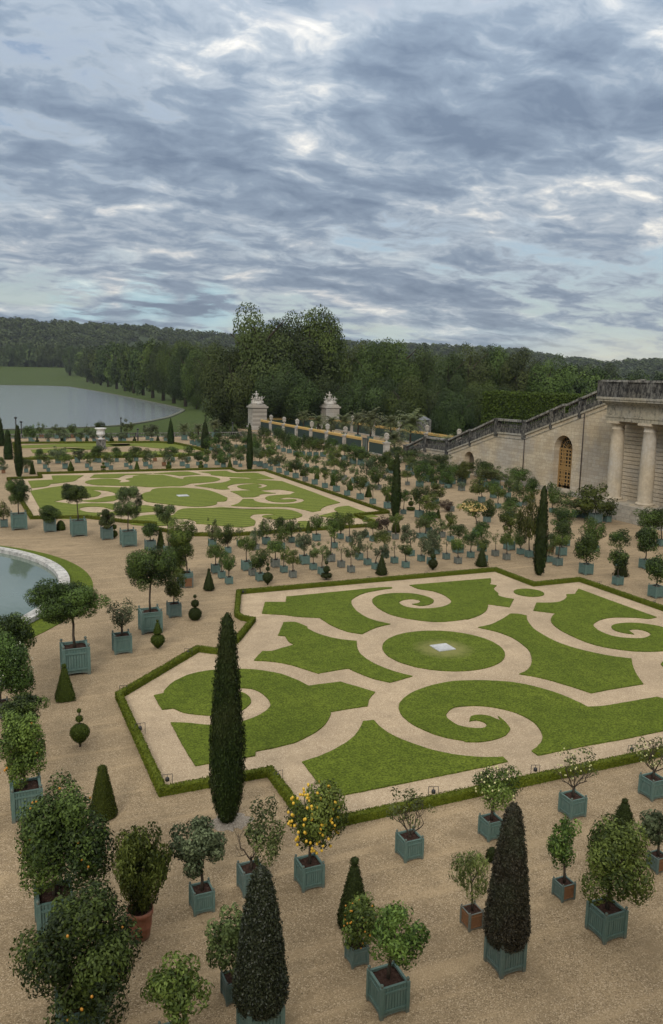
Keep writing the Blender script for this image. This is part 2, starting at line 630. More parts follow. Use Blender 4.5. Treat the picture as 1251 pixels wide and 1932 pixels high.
LM = {
    'o': leaf_mat('dark_citrus_leaf', (0.017, 0.034, 0.007), (0.098, 0.148, 0.028)),
    'y': leaf_mat('yellow_green_leaf', (0.034, 0.058, 0.009), (0.155, 0.205, 0.038)),
    'g': leaf_mat('grey_olive_leaf', (0.042, 0.060, 0.024), (0.160, 0.195, 0.098), 0.6),
    's': leaf_mat('open_crown_leaf', (0.036, 0.055, 0.013), (0.140, 0.178, 0.056)),
    'm': leaf_mat('bronze_green_leaf', (0.032, 0.042, 0.007), (0.108, 0.126, 0.024)),
    'r': leaf_mat('red_brown_leaf', (0.035, 0.022, 0.014), (0.090, 0.060, 0.038)),
    'f': leaf_mat('willow_leaf', (0.064, 0.082, 0.018), (0.200, 0.225, 0.060)),
    'Y': leaf_mat('bright_green_leaf', (0.042, 0.076, 0.012), (0.170, 0.240, 0.048)),
    'box': leaf_mat('clipped_box_leaf', (0.042, 0.062, 0.008), (0.110, 0.145, 0.020), 0.7, 0.15),
    'boxd': leaf_mat('dark_clipped_box_leaf', (0.024, 0.033, 0.008), (0.056, 0.072, 0.016), 0.7, 0.15),
    'cyp': leaf_mat('cypress_leaf', (0.013, 0.027, 0.005), (0.045, 0.074, 0.013), 0.7, 0.15, 0.1, (0.030, 0.036, 0.010), 0.55),
    'yew': leaf_mat('dark_holly_leaf', (0.022, 0.031, 0.014), (0.076, 0.096, 0.044), 0.45, 0.4, 0.1),
    'yewb': leaf_mat('withered_brown_leaf', (0.026, 0.023, 0.013), (0.085, 0.072, 0.043), 0.6, 0.25, 0.1, (0.038, 0.045, 0.022), 0.9),
    'hedge': leaf_mat('hedge_leaf', (0.078, 0.104, 0.007), (0.190, 0.215, 0.020), 0.7, 0.15),
    'tree': leaf_mat('broadleaf', (0.024, 0.044, 0.009), (0.092, 0.132, 0.026), 0.6, 0.2, 0.15),
    'treed': leaf_mat('dark_broadleaf', (0.018, 0.032, 0.009), (0.064, 0.094, 0.024), 0.6, 0.2, 0.15),
    'treeb': leaf_mat('russet_broadleaf', (0.026, 0.040, 0.010), (0.092, 0.114, 0.028), 0.6, 0.2, 0.15),
    'wood': leaf_mat('far_wood_leaf', (0.030, 0.048, 0.018), (0.080, 0.112, 0.040), 0.8, 0.1, 0.1),
    'palm': leaf_mat('palm_leaf', (0.030, 0.042, 0.014), (0.115, 0.130, 0.042), 0.5, 0.3, 0.1),
}
LM['b'] = LM['s']


# ------------------------------------------------------------------ foliage
def unit(v):
    return v / np.maximum(np.linalg.norm(v, axis=1, keepdims=True), 1e-9)


def leaves(rng, P, N, L, Wd, fold=0.25, rnd=0.8, droop=0.0):
    """A folded diamond leaf at each point P, facing roughly along N."""
    n = len(P)
    N = unit(N + rng.normal(size=(n, 3)) * rnd)
    T = rng.normal(size=(n, 3))
    T[:, 2] -= droop * 2.2
    T = unit(T - N * np.sum(T * N, 1, keepdims=True))
    S = np.cross(N, T)
    l = (L * rng.uniform(0.7, 1.25, (n, 1)))
    w = (Wd * rng.uniform(0.7, 1.25, (n, 1)))
    a = P - T * l * 0.5
    b = P + S * w * 0.5 + N * w * fold
    c = P + T * l * 0.5
    d = P - S * w * 0.5 + N * w * fold
    V = np.stack([a, b, c, d], 1).reshape(-1, 3)
    F = np.arange(4 * n, dtype=np.int32).reshape(-1, 4)
    return V, F


def tints(rng, n, clump):
    return np.clip(rng.beta(1.6, 2.2, n) * 0.8 + clump * 0.6 - 0.12, 0, 1)


def crown(seed, n, L, Wd, lumps=26, lump_r=(0.24, 0.42), shell=(0.5, 0.78), squash=1.0, flat_base=0.0, droop=0.0, rnd=0.8, fold=0.25, sparse=0.0, leafvar=1.0):
    """Leaves of a crown of radius about 1 about the origin, gathered in clumps."""
    rng = np.random.default_rng(seed)
    D = unit(rng.normal(size=(lumps, 3)))
    if flat_base:
        D[:, 2] = np.where(D[:, 2] < -0.2, D[:, 2] * (1 - flat_base), D[:, 2])
    C = D * rng.uniform(*shell, (lumps, 1))
    C[0] *= 0.2
    r = rng.uniform(*lump_r, lumps)
    wts = r ** 2
    k = rng.choice(lumps, n, p=wts / wts.sum())
    d = unit(rng.normal(size=(n, 3)))
    P = C[k] + d * (r[k] * (0.55 + 0.5 * np.sqrt(rng.random(n)) - sparse * rng.random(n) * 0.4))[:, None]
    if sparse:
        keep = rng.random(n) > sparse * 0.5 * (np.linalg.norm(P, axis=1) < 0.5)
        P, d, k = P[keep], d[keep], k[keep]
    P /= np.percentile(np.linalg.norm(P, axis=1), 95)
    P[:, 2] *= squash
    N = unit(d + unit(P) * 0.7 + np.array([0, 0, 0.35]))
    V, F = leaves(rng, P, N, L, Wd, fold, rnd, droop)
    lt = rng.random(lumps) * 1.15
    T = tints(rng, len(P), lt[k] - 0.5 + 0.1)
    if leafvar < 1:
        T = np.clip(leafvar * T + (1 - leafvar) * (0.15 + 0.6 * lt[k]), 0, 1)
    return V, F, T


def prof_r(prof, z):
    zs = [p[1] for p in prof]
    rs = [p[0] for p in prof]
    return np.interp(z, zs, rs)


def clipped(seed, prof, n, L, Wd, square=False, jit=0.03, core=0.94, upward=0.6, rnd=0.5, seg=20, c=(0, 0), rot=0.0):
    """A clipped shape: solid inner body plus small leaves over its surface. prof: (radius, z) rising."""
    rng = np.random.default_rng(seed)
    z = np.array([p[1] for p in prof], float)
    r = np.array([p[0] for p in prof], float)
    ds = np.hypot(np.diff(z), np.diff(r)) * (r[1:] + r[:-1]) * 0.5 + 1e-6
    k = rng.choice(len(ds), n, p=ds / ds.sum())
    t = rng.random(n)
    zz = z[k] + (z[k + 1] - z[k]) * t
    rr = r[k] + (r[k + 1] - r[k]) * t
    nz = -(r[k + 1] - r[k])
    nr = z[k + 1] - z[k]
    an = rng.random(n) * 2 * np.pi
    sc = 1 / np.maximum(np.abs(np.cos(an)), np.abs(np.sin(an))) if square else 1.0
    rj = rr * sc + rng.normal(size=n) * jit
    if square:
        q = np.round(an / (np.pi / 2)) * (np.pi / 2)
    else:
        q = an
    an2 = an + rot
    P = np.stack([rj * np.cos(an2) + c[0], rj * np.sin(an2) + c[1], zz + rng.normal(size=n) * jit * 0.5], 1)
    ln = np.hypot(nr, nz) + 1e-9
    N = np.stack([np.cos(q + rot) * nr / ln, np.sin(q + rot) * nr / ln, nz / ln], 1)
    V, F = leaves(rng, P, N, L, Wd, 0.2, rnd, -upward)
    # body
    vs, fs = [], []
    m = len(prof)
    for i in range(m):
        for j in range(seg):
            a = 2 * math.pi * (j + 0.5) / seg
            s_ = 1 / max(abs(math.cos(a)), abs(math.sin(a))) if square else 1.0
            q_ = max(r[i] * core, 0.001) * s_
            vs.append((q_ * math.cos(a + rot) + c[0], q_ * math.sin(a + rot) + c[1], z[i]))
    for i in range(m - 1):
        for j in range(seg):
            j2 = (j + 1) % seg
            fs.append((i * seg + j, i * seg + j2, (i + 1) * seg + j2, (i + 1) * seg + j))
    V2 = np.array(vs)
    F2 = np.array(fs, np.int32)
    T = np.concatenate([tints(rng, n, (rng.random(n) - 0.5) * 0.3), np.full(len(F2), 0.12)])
    return np.concatenate([V, V2]), np.concatenate([F, F2 + len(V)]), T


def join_np(parts):
    V, F, T, o = [], [], [], 0
    for v, f, t in parts:
        V.append(v)
        F.append(f + o)
        T.append(t)
        o += len(v)
    return np.concatenate(V), np.concatenate(F), np.concatenate(T)


def branches(rng, mb, p, d, length, r, depth, spread=0.7, gnarl=0.25, tips=None, up=0.25):
    pts, rad = [p], [r]
    q = Vector(p)
    dd = Vector(d).normalized()
    for i in range(4):
        dd = (dd + Vector((rng.uniform(-1, 1), rng.uniform(-1, 1), rng.uniform(-0.6, 1))) * gnarl).normalized()
        q = q + dd * (length / 4)
        pts.append(tuple(q))
        rad.append(r * (1 - 0.4 * (i + 1) / 4))
    mb.tube(pts, rad, 5 if depth > 1 else 4, cap=False)
    if depth == 0:
        if tips is not None:
            tips.append(q.copy())
        return
    for k in range(rng.choice((2, 3, 3)) if depth > 1 else rng.choice((2, 3))):
        ax = Vector((rng.uniform(-1, 1), rng.uniform(-1, 1), rng.uniform(-0.3, 1)))
        nd = (dd * (1 - spread * 0.5) + ax.normalized() * spread + Vector((0, 0, up))).normalized()
        s0 = Vector(pts[rng.choice((2, 3, 4))])
        branches(rng, mb, tuple(s0), nd, length * rng.uniform(0.6, 0.85), rad[3] * 0.7, depth - 1, spread, gnarl, tips, up)


SPEC = {  # leaf length, width, clump settings
    'o': dict(lumps=30, lump_r=(0.17, 0.40), shell=(0.45, 0.86)),
    'y': dict(lumps=26, lump_r=(0.16, 0.38), shell=(0.42, 0.90)),
    'Y': dict(lumps=30, lump_r=(0.14, 0.34), shell=(0.40, 0.92)),
    'g': dict(lumps=28, lump_r=(0.14, 0.34), shell=(0.4, 0.90), sparse=0.3),
    's': dict(lumps=24, lump_r=(0.13, 0.30), shell=(0.4, 0.92), sparse=0.5),
    'b': dict(lumps=18, lump_r=(0.12, 0.25), shell=(0.4, 0.85), sparse=0.6),
    'm': dict(lumps=34, lump_r=(0.15, 0.34), shell=(0.45, 0.90), flat_base=0.5),
    'r': dict(lumps=26, lump_r=(0.17, 0.36), shell=(0.45, 0.85)),
    'f': dict(lumps=30, lump_r=(0.16, 0.30), shell=(0.45, 0.85), droop=0.9, sparse=0.4),
}
DENS = {'o': 1.0, 'y': 0.9, 'Y': 0.9, 'g': 0.8, 's': 0.6, 'b': 0.2, 'm': 0.85, 'r': 0.8, 'f': 0.6}
_cr = {}


def crown_mesh(sp, cls, k):
    """Shared unit crowns: cls 0 for the far rows, 1 for the middle."""
    key = (sp, cls, k)
    if key not in _cr:
        n, L = ((900, 0.175), (2800, 0.115))[cls]
        w = 0.55 if sp not in 'f' else 0.25
        V, F, T = crown(hash((ord(sp), cls, k)) % 99991, int(n * DENS[sp] * 1.2), L, L * w, rnd=0.55, leafvar=0.7, **SPEC[sp])
        _cr[key] = np_mesh('crown', V, F, LM[sp], T)
    return _cr[key]


# ------------------------------------------------------------------ the wooden box a tree stands in (unit: one metre wide)
def box_parts(wood_panels=False):
    H = 1.06
    post = MB()
    post.box(-0.06, 0.06, -0.06, 0.06, 0.0, H + 0.03)
    fin = MB()
    fin.lathe([(0.022, 0), (0.03, 0.015), (0.022, 0.03), (0.05, 0.06), (0.058, 0.09), (0.045, 0.125), (0.008, 0.15)], 10)
    pan = MB()                       # on the -y side; x along the panel
    n = 8
    for i in range(n):
        x0 = -0.40 + 0.80 * i / n
        pan.box(x0 + 0.012, x0 + 0.80 / n - 0.012, -0.014 + 0.003 * (i % 3), 0.018, 0.13, H - 0.01)
    pan.box(-0.40, 0.40, 0.0175, 0.03, 0.12, H - 0.02)
    rail = MB()
    for z0, z1 in ((0.21, 0.275), (0.84, 0.905)):
        pan.box(-0.40, 0.40, -0.042, -0.0105, z0, z1)
    m = 8                            # arched apron under the panel
    for i in range(m):
        x0, x1 = -0.40 + 0.8 * i / m, -0.40 + 0.8 * (i + 1) / m
        xm = (x0 + x1) / 2
        z = 0.025 + 0.075 * (1 - (abs(xm) / 0.40) ** 3)
        rail.box(x0, x1, -0.028, 0.016, z, 0.128)
    return post, fin, pan, rail, H


def build_box_detail(root, s, mats, panel_mats):
    """planter_box with its posts, finials and panels as meshes of their own."""
    key = tuple(m.name for m in (mats,)) + tuple(m.name for m in panel_mats)
    post, fin, pan, rail, H = box_parts()
    if 'post' not in _bx:
        _bx['post'] = {}
    def me(kind, mb, mat):
        k = (kind, mat.name)
        if k not in _bx:
            _bx[k] = mb.mesh(kind, mat)
        return _bx[k]
    fr = MB()
    for q in range(4):
        c, sn = math.cos(q * math.pi / 2), math.sin(q * math.pi / 2)
        fr.add([(x * c - (y - 0.45) * sn, x * sn + (y - 0.45) * c, z) for x, y, z in rail.v], rail.f)
    fr.box(-0.44, 0.44, -0.44, 0.44, 0.115, 0.2)
    rim = MB()
    for a_, b_ in ((-0.485, -0.405), (0.405, 0.485)):
        rim.box(-0.485, 0.485, a_, b_, H - 0.008, H + 0.012)
        rim.box(a_, b_, -0.404, 0.404, H - 0.0079, H + 0.0119)
    k = ('frame', mats.name)
    if k not in _bx:
        _bx[k] = fr.mesh('planter_box', mats)
    b = link('planter_box', _bx[k], root, scale=(s, s, s))
    link('rim', me('rim', rim, mats), b)
    for q in range(4):
        a = q * math.pi / 2
        x, y = 0.455 * (1, 1, -1, -1)[q], 0.455 * (-1, 1, 1, -1)[q]
        link('corner_post', me('post_mesh', post, mats), b, (x, y, 0))
        link('finial', me('finial', fin, mats), b, (x, y, H + 0.028))
        pm = panel_mats[q % len(panel_mats)]
        c = (0.45 * math.sin(a), -0.45 * math.cos(a), 0)
        link('panel', me('panel', pan, pm), b, c, rot=(0, 0, a))
    return b, H


_bx = {}


def build_box_plain(root, s, mat):
    k = ('plain', mat.name)
    post, fin, pan, rail, H = box_parts()
    if k not in _bx:
        al = MB()
        for q in range(4):
            c, sn = math.cos(q * math.pi / 2), math.sin(q * math.pi / 2)
            x0, y0 = 0.455 * (1, 1, -1, -1)[q], 0.455 * (-1, 1, 1, -1)[q]
            al.add([(x + x0, y + y0, z) for x, y, z in post.v], post.f)
            al.lathe([(0.03, 0), (0.055, 0.06), (0.04, 0.12), (0.01, 0.14)], 6, (x0, y0, H + 0.03))
            al.add([(x * c - (y - 0.45) * sn, x * sn + (y - 0.45) * c, z) for x, y, z in rail.v], rail.f)
            g0 = MB()
            g0.box(-0.40, 0.40, -0.042, -0.0125, 0.21, 0.275)
            g0.box(-0.40, 0.40, -0.042, -0.0125, 0.84, 0.905)
            g0.box(-0.40, 0.40, -0.035, 0.045, H - 0.008, H + 0.012)
            al.add([(x * c - (y - 0.45) * sn, x * sn + (y - 0.45) * c, z) for x, y, z in g0.v], g0.f)
            # boards as one sheet with shallow grooves
            g = MB()
            for i in range(5):
                g.box(-0.40 + 0.16 * i + 0.006, -0.24 + 0.16 * i - 0.006, -0.012, 0.02, 0.13, H - 0.01)
            al.add([(x * c - (y - 0.45) * sn, x * sn + (y - 0.45) * c, z) for x, y, z in g.v], g.f)
        al.box(-0.43, 0.43, -0.43, 0.43, 0.14, 0.5)
        _bx[k] = al.mesh('planter_box', mat)
    return link('planter_box', _bx[k], root, scale=(s, s, s)), H


def soil_mesh():
    if 'soil' not in _bx:
        rng = random.Random(4)
        mb = MB()
        n = 8
        vs = [(-0.43 + 0.86 * i / n, -0.43 + 0.86 * j / n, 0.97 + rng.uniform(-0.015, 0.03)) for j in range(n + 1) for i in range(n + 1)]
        fs = [(j * (n + 1) + i, j * (n + 1) + i + 1, (j + 1) * (n + 1) + i + 1, (j + 1) * (n + 1) + i) for j in range(n) for i in range(n)]
        mb.add(vs, fs, True)
        _bx['soil'] = mb.mesh('soil', MT['soil'])
    return _bx['soil']


def fit_box(x, y, w, smin=0.5, smax=1.5):
    """Ground position and width of a box seen w pixels wide, centred on column x, its nearest foot at row y."""
    s, tx, ty = 0.9, x, y - 6
    for _ in range(14):
        P = G(tx, ty)
        q = [proj((P[0] + i * s * 0.515, P[1] + j * s * 0.515, k * s * 1.06)) for i in (-1, 1) for j in (-1, 1) for k in (0, 1)]
        xs = [a[0] for a in q]
        ys = [a[1] for a in q[0::2]]
        wp = max(xs) - min(xs)
        s = min(max(s * w / wp, smin), smax)
        tx += x - (max(xs) + min(xs)) / 2
        ty += y - max(ys)
    return P[0], P[1], s


def crown_fit(X, Y, cx, yt, yb, cw):
    """Centre and half-sizes in metres of a crown seen cw wide between rows yt and yb, above (X, Y)."""
    ym = (yt + yb) / 2
    zc = z_at(X, Y, ym)
    px, py, dep = proj((X, Y, zc))
    dx = (cx - px) * dep / F_PX
    ox, oy = dx * _r0[0], dx * _r0[1]
    rx = cw * dep / F_PX / 2
    h = (yb - yt) * dep / F_PX / 2
    dist = math.hypot(X, Y)
    a = math.atan2(CAM_Z - zc, dist)
    rz = math.sqrt(max(h * h - (rx * math.sin(a)) ** 2, (0.45 * h) ** 2)) / math.cos(a)
    return ox, oy, zc, rx, rz


def trunk_mesh(seed, h, r, ox, oy, rx, rz, limbs=5):
    rng = random.Random(seed)
    mb = MB()
    pts = [(0, 0, 0)]
    for i in range(1, 5):
        t = i / 4
        pts.append((ox * t ** 2 + rng.uniform(-1, 1) * 0.02 * h, oy * t ** 2 + rng.uniform(-1, 1) * 0.02 * h, h * t))
    mb.tube(pts, [r * 1.25, r, r * 0.9, r * 0.8, r * 0.5], 7)
    top = Vector(pts[3])
    for k in range(limbs):
        a = 2 * math.pi * (k + rng.random() * 0.6) / limbs
        e = Vector((ox + rx * 0.62 * math.cos(a), oy + rx * 0.62 * math.sin(a), h + rz * rng.uniform(-0.25, 0.5)))
        m = top.lerp(e, 0.5) + Vector((rng.uniform(-1, 1), rng.uniform(-1, 1), rng.uniform(0, 1))) * 0.08 * rx
        mb.tube([tuple(top), tuple(m), tuple(e)], [r * 0.55, r * 0.38, r * 0.12], 5, cap=False)
    return mb.mesh('trunk', MT['bark'])


TREE_NAME = {'o': ('potted_citrus_tree', 'citrus tree'), 'y': ('potted_citrus_tree', 'citrus tree'), 'Y': ('potted_citrus_tree', 'citrus tree'),
             'g': ('potted_olive_tree', 'olive tree'), 's': ('potted_tree', 'potted tree'), 'b': ('potted_tree', 'potted tree'),
             'm': ('potted_myrtle', 'potted tree'), 'r': ('potted_tree', 'potted tree'), 'f': ('potted_willow', 'potted tree')}
GROUP_POT = 'potted trees in boxes around the lawns'
_tid = [0]


def potted(c, rec, box='t', label=None, near=False, group=GROUP_POT, fruit=None, limbs=5, dens=1.0, leaf=None, name=None, cat=None, twig=False, smax=1.5):
    """rec: box centre column, foot row, box width, crown top row, crown width, crown bottom row, kind [, crown centre column] in crop c."""
    _tid[0] += 1
    tid = _tid[0]
    sc = CR[c][2]
    bx, by, bw, yt, cw, yb, sp = rec[:7]
    ccx = rec[7] if len(rec) > 7 else bx
    x, y = cpx(c, bx, by)
    X, Y, s = fit_box(x, y, bw / sc, smax=smax)
    tx, ty = cpx(c, ccx, yt)
    _, yb_ = cpx(c, 0, yb)
    ox, oy, zc, rx, rz = crown_fit(X, Y, tx, ty, yb_, cw / sc)
    zc = max(zc, 1.0 * s + 0.35 * rz)
    nm, ct = TREE_NAME[sp]
    root = thing(name or nm, label, cat or ct, (X, Y, 0), 0, group)
    root['_px'] = x
    mats = {'t': MT['teal'], 'u': MT['teal2'], 'g': MT['grey'], 'w': MT['grey'], 'h': MT['teal2']}[box]
    if near:
        pm = {'w': [MT['wood']], 'h': [MT['wood'], MT['teal2'], MT['teal2'], MT['teal2']]}.get(box, [mats])
        if box == 'H':
            pm = [MT['teal2']]
        b, H = build_box_detail(root, s, mats, pm)
    else:
        b, H = build_box_plain(root, s, MT['wood'] if box == 'w' else mats)
    link('soil', soil_mesh(), root, scale=(s, s, s))
    base = 0.97 * s
    th = max(zc - base, 0.15)
    r = (0.028 + 0.022 * rx) * (0.8 if sp in 'sbf' else 1.0)
    if twig:
        rng = random.Random(tid * 7 + 1)
        mb = MB()
        tips = []
        zt = base + th * twig[0]
        mb.tube([(0, 0, 0), (0.02 * rx, 0.03 * rx, (zt - base) * 0.6), (0, 0, zt - base)], [r * 1.6, r * 1.3, r * 1.1], 7)
        for k in range(twig[1]):
            a = 2 * math.pi * k / twig[1] + rng.random()
            branches(rng, mb, (0, 0, (zt - base) * (0.8 + 0.2 * rng.random())), (math.cos(a) * 0.8, math.sin(a) * 0.8, 0.8), rx * twig[2], r * 0.75, 3, 0.75, 0.34, tips)
        link('trunk', mb.mesh('trunk', MT['bark']), root, (0, 0, base))
    else:
        link('trunk', trunk_mesh(tid, th, r, ox, oy, rx, rz, limbs if near else 3), root, (0, 0, base))
    crown_o = None
    if dens > 0:
        if near:
            L = leaf or 0.115
            n = int(2.6 * DENS[sp] * dens * 4 * math.pi * rx * (rx + 2 * rz) / 3 / (L * L * 0.30))
            n = min(n, 26000)
            sq = rz / rx
            Wd = L * (0.5 if sp != 'f' else 0.2)
            V, F, T = crown(tid * 13 + 5, n, 1, 1, **(dict(lumps=44, lump_r=(0.12, 0.30), shell=(0.38, 0.95)) if n > 12000 and sp in 'oy' else SPEC[sp]))
            # unit crown stretched to size with leaves kept at their own size
            V = V.reshape(-1, 4, 3)
            P = V.mean(1, keepdims=True)
            q = (V - P)
            ll = np.array([L, L, L])
            along = (q[:, 2] - q[:, 0])
            across = (q[:, 1] - q[:, 3])
            out = np.empty_like(V)
            Pc = P[:, 0] * np.array([rx, rx, rz])
            out[:, 0] = Pc - along * L * 0.5
            out[:, 2] = Pc + along * L * 0.5
            fo = (q[:, 1] + q[:, 3]) * 0.5 * Wd
            out[:, 1] = Pc + across * Wd * 0.5 + fo
            out[:, 3] = Pc - across * Wd * 0.5 + fo
            crown_o = link('crown', np_mesh('crown', out.reshape(-1, 3), F, LM[sp], T), root, (ox, oy, zc))
        else:
            cls = 1 if cw / sc > 17 else 0
            crown_o = link('crown', crown_mesh(sp, cls, tid % 4), root, (ox, oy, zc), (rx * 1.3, rx * 1.3, rz * 1.27), (0, 0, tid * 2.399))
    if fruit and crown_o is not None:
        fn, cnt, fr, fmat = fruit[:4]
        rng = random.Random(tid)
        fm = MB()
        fm.ball((0, 0, 0), fr, 8, 1.12, 6)
        me = fm.mesh(fn, fmat)
        for i in range(cnt):
            while True:
                d = Vector((rng.gauss(0, 1), rng.gauss(0, 1), rng.gauss(0, 1))).normalized()
                if d.x * X + d.y * Y < 0.35 * math.hypot(X, Y):
                    break
            k = rng.uniform(0.74, 0.97)
            link(fn, me, crown_o, (d.x * rx * k, d.y * rx * k, d.z * rz * k))
    return root


# ------------------------------------------------------------------ topiary and cypresses
def topi_base(c, u, v):
    x, y = cpx(c, u, v)
    P = G(x, y)
    return P[0], P[1], proj((P[0], P[1], 0))[2] / F_PX / CR[c][2]       # metres per crop pixel


def circ_prof(r, z, n=9, drop=False):
    out = []
    for i in range(n + 1):
        t = math.pi * i / n
        zz = -math.cos(t)
        rr = math.sin(t)
        if drop and zz < 0:
            rr = (1 - (-zz) ** 1.25) ** 0.8 if zz > -1 else 0.0
            zz *= 1.15
        out.append((max(rr * r, 0.004), z + zz * r))
    return out


def topiary(c, u, v, parts, label, name='topiary', near=True, mat='box', stem=0.12, group='clipped topiary along the hedges'):
    """parts, in crop pixels above the foot: ('ball', centre height, radius), ('drop', ...), ('cone', z0, r0, z1, r1), ('pyr', ...), ('disc', z, r, half height)."""
    X, Y, m = topi_base(c, u, v)
    a = math.atan2(CAM_Z, math.hypot(X, Y))
    k = m / math.cos(a)              # heights are foreshortened
    root = thing(name, label, 'topiary', (X, Y, 0), 0, group)
    mb = MB()
    mb.tube([(0, 0, 0), (0, 0, (parts[0][1] + (2 if parts[0][0] in ('cone', 'pyr') else 0)) * k + 0.02)], 0.05, 6)
    top = max((p[1] + p[2]) if p[0] in ('ball', 'drop') else (p[3] if p[0] in ('cone', 'pyr', 'dome') else p[1]) for p in parts)
    mb.tube([(0, 0, 0.02), (0, 0, top * k * 0.9)], 0.03, 5)
    link('stem', mb.mesh('stem', MT['bark']), root)
    for i, p in enumerate(parts):
        L = 0.055 if near else 0.10
        if p[0] in ('ball', 'drop'):
            pr = circ_prof(p[2] * m, p[1] * k, 9, p[0] == 'drop')
            sq = False
        elif p[0] in ('cone', 'pyr'):
            r0, r1 = p[2] * m, p[4] * m
            z0, z1 = p[1] * k, p[3] * k
            pr = [(0.02, z0), (r0 * 0.9, z0 + 0.01), (r0, z0 + 0.06)] + [(r0 + (r1 - r0) * t, z0 + 0.06 + (z1 - z0 - 0.1) * t) for t in (0.25, 0.5, 0.75, 1.0)] + [(r1 * 0.6, z1 - 0.02), (0.01, z1)]
            sq = p[0] == 'pyr'
        elif p[0] == 'dome':
            r0, z0, z1 = p[2] * m, p[1] * k, p[3] * k
            pr = [(0.02, z0), (r0 * 0.93, z0 + 0.02), (r0, z0 + (z1 - z0) * 0.2), (r0 * 0.95, z0 + (z1 - z0) * 0.45), (r0 * 0.78, z0 + (z1 - z0) * 0.7), (r0 * 0.5, z0 + (z1 - z0) * 0.9), (0.01, z1)]
            sq = False
        else:
            r0, z0, hh = p[2] * m, p[1] * k, p[3] * k
            pr = [(0.02, z0 - hh), (r0 * 0.95, z0 - hh), (r0, z0), (r0 * 0.95, z0 + hh), (0.02, z0 + hh)]
            sq = False
        ar = sum(math.hypot(pr[j + 1][0] - pr[j][0], pr[j + 1][1] - pr[j][1]) * math.pi * (pr[j + 1][0] + pr[j][0]) for j in range(len(pr) - 1))
        n = int(min(max(ar * (1.7 if near else 0.9) / (L * L * 0.4), 60), 14000))
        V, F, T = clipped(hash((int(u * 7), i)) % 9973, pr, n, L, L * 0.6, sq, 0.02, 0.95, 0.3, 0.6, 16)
        nm = {'ball': 'clipped_ball', 'drop': 'clipped_ball', 'cone': 'clipped_cone', 'pyr': 'clipped_pyramid', 'dome': 'clipped_dome', 'disc': 'clipped_disc'}[p[0]]
        link(nm, np_mesh(nm, V, F, LM[mat], T), root)
    return root


def column_tree(c, u, v, top, w, label, prof, name='cypress', mat='cyp', near=1, lean=0.0, trunk=0.3, cat='cypress', group='dark cypress columns at the lawn corners', zb=0.0):
    """Column tree: foot at (u, v), top row, widest width in crop px; prof: (radius share, height share)."""
    x, y = cpx(c, u, v)
    P = G(x, y, 0)
    _, yt = cpx(c, 0, top)
    h = z_at(P[0], P[1], yt) - zb
    dep = proj((P[0], P[1], h * 0.4))[2]
    r = w / CR[c][2] * dep / F_PX / 2
    root = thing(name, label, cat, (P[0], P[1], zb), 0, group)
    pr = [(max(a * r, 0.01), b * h) for a, b in prof]
    L = (0.34, 0.14, 0.15)[near]
    ar = sum(math.hypot(pr[j + 1][0] - pr[j][0], pr[j + 1][1] - pr[j][1]) * math.pi * (pr[j + 1][0] + pr[j][0]) for j in range(len(pr) - 1))
    n = int(min(ar * 2.2 / (L * L * 0.3), 24000))
    wd = 0.30 if mat == 'cyp' else 0.5
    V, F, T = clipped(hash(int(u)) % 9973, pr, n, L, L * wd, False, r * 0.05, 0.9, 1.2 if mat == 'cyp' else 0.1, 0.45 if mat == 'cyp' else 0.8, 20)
    V[:, 0] += lean * V[:, 2]
    # vertical furrows and lumps
    an = np.arctan2(V[:, 1], V[:, 0])
    rng = random.Random(int(u))
    ph = [rng.random() * 6.28 for _ in range(6)]
    nz_ = np.array([mnoise.noise((float(a_) * 0.9, float(b_) * 0.9, float(c_) * 0.45)) for a_, b_, c_ in V.reshape(-1, 4, 3).mean(1)] if near else np.zeros(len(V) // 4)).repeat(4)
    fur = 1 + 0.10 * nz_ + 0.035 * np.sin(an * 7 + ph[0] + V[:, 2] * 0.4) + 0.03 * np.sin(an * 3 + ph[1] + V[:, 2] * 1.1) + 0.02 * np.sin(V[:, 2] * 3.3 + ph[2])
    V[:, 0] = (V[:, 0] - lean * V[:, 2]) * fur + lean * V[:, 2]
    V[:, 1] *= fur
    link('crown', np_mesh('crown', V, F, LM[mat], T), root)
    mb = MB()
    mb.tube([(0, 0, -0.05), (0, 0, h * 0.2), (lean * h * 0.6, 0, h * 0.6)], [0.16 * r + 0.05, 0.1 * r + 0.04, 0.03], 7)
    link('trunk', mb.mesh('trunk', MT['bark']), root)
    return root


# ------------------------------------------------------------------ ground, lake, hills
LAKE_Z = -3.6
TER_Z = -3.4


def catmull(pts, step=0.22):
    """Smooth open run through the points, resampled."""
    P = [np.array(p[:2], float) for p in pts]
    if len(P) == 2:
        n = max(2, int(np.linalg.norm(P[1] - P[0]) / step))
        return [P[0] + (P[1] - P[0]) * i / n for i in range(n)]
    out = []
    Q = [2 * P[0] - P[1]] + P + [2 * P[-1] - P[-2]]
    for i in range(1, len(Q) - 2):
        a, b, c, d = Q[i - 1:i + 3]
        n = max(2, int(np.linalg.norm(c - b) / step))
        for k in range(n):
            t = k / n
            out.append(0.5 * ((2 * b) + (c - a) * t + (2 * a - 5 * b + 4 * c - d) * t * t + (3 * b - a - 3 * c + d) * t ** 3))
    return out


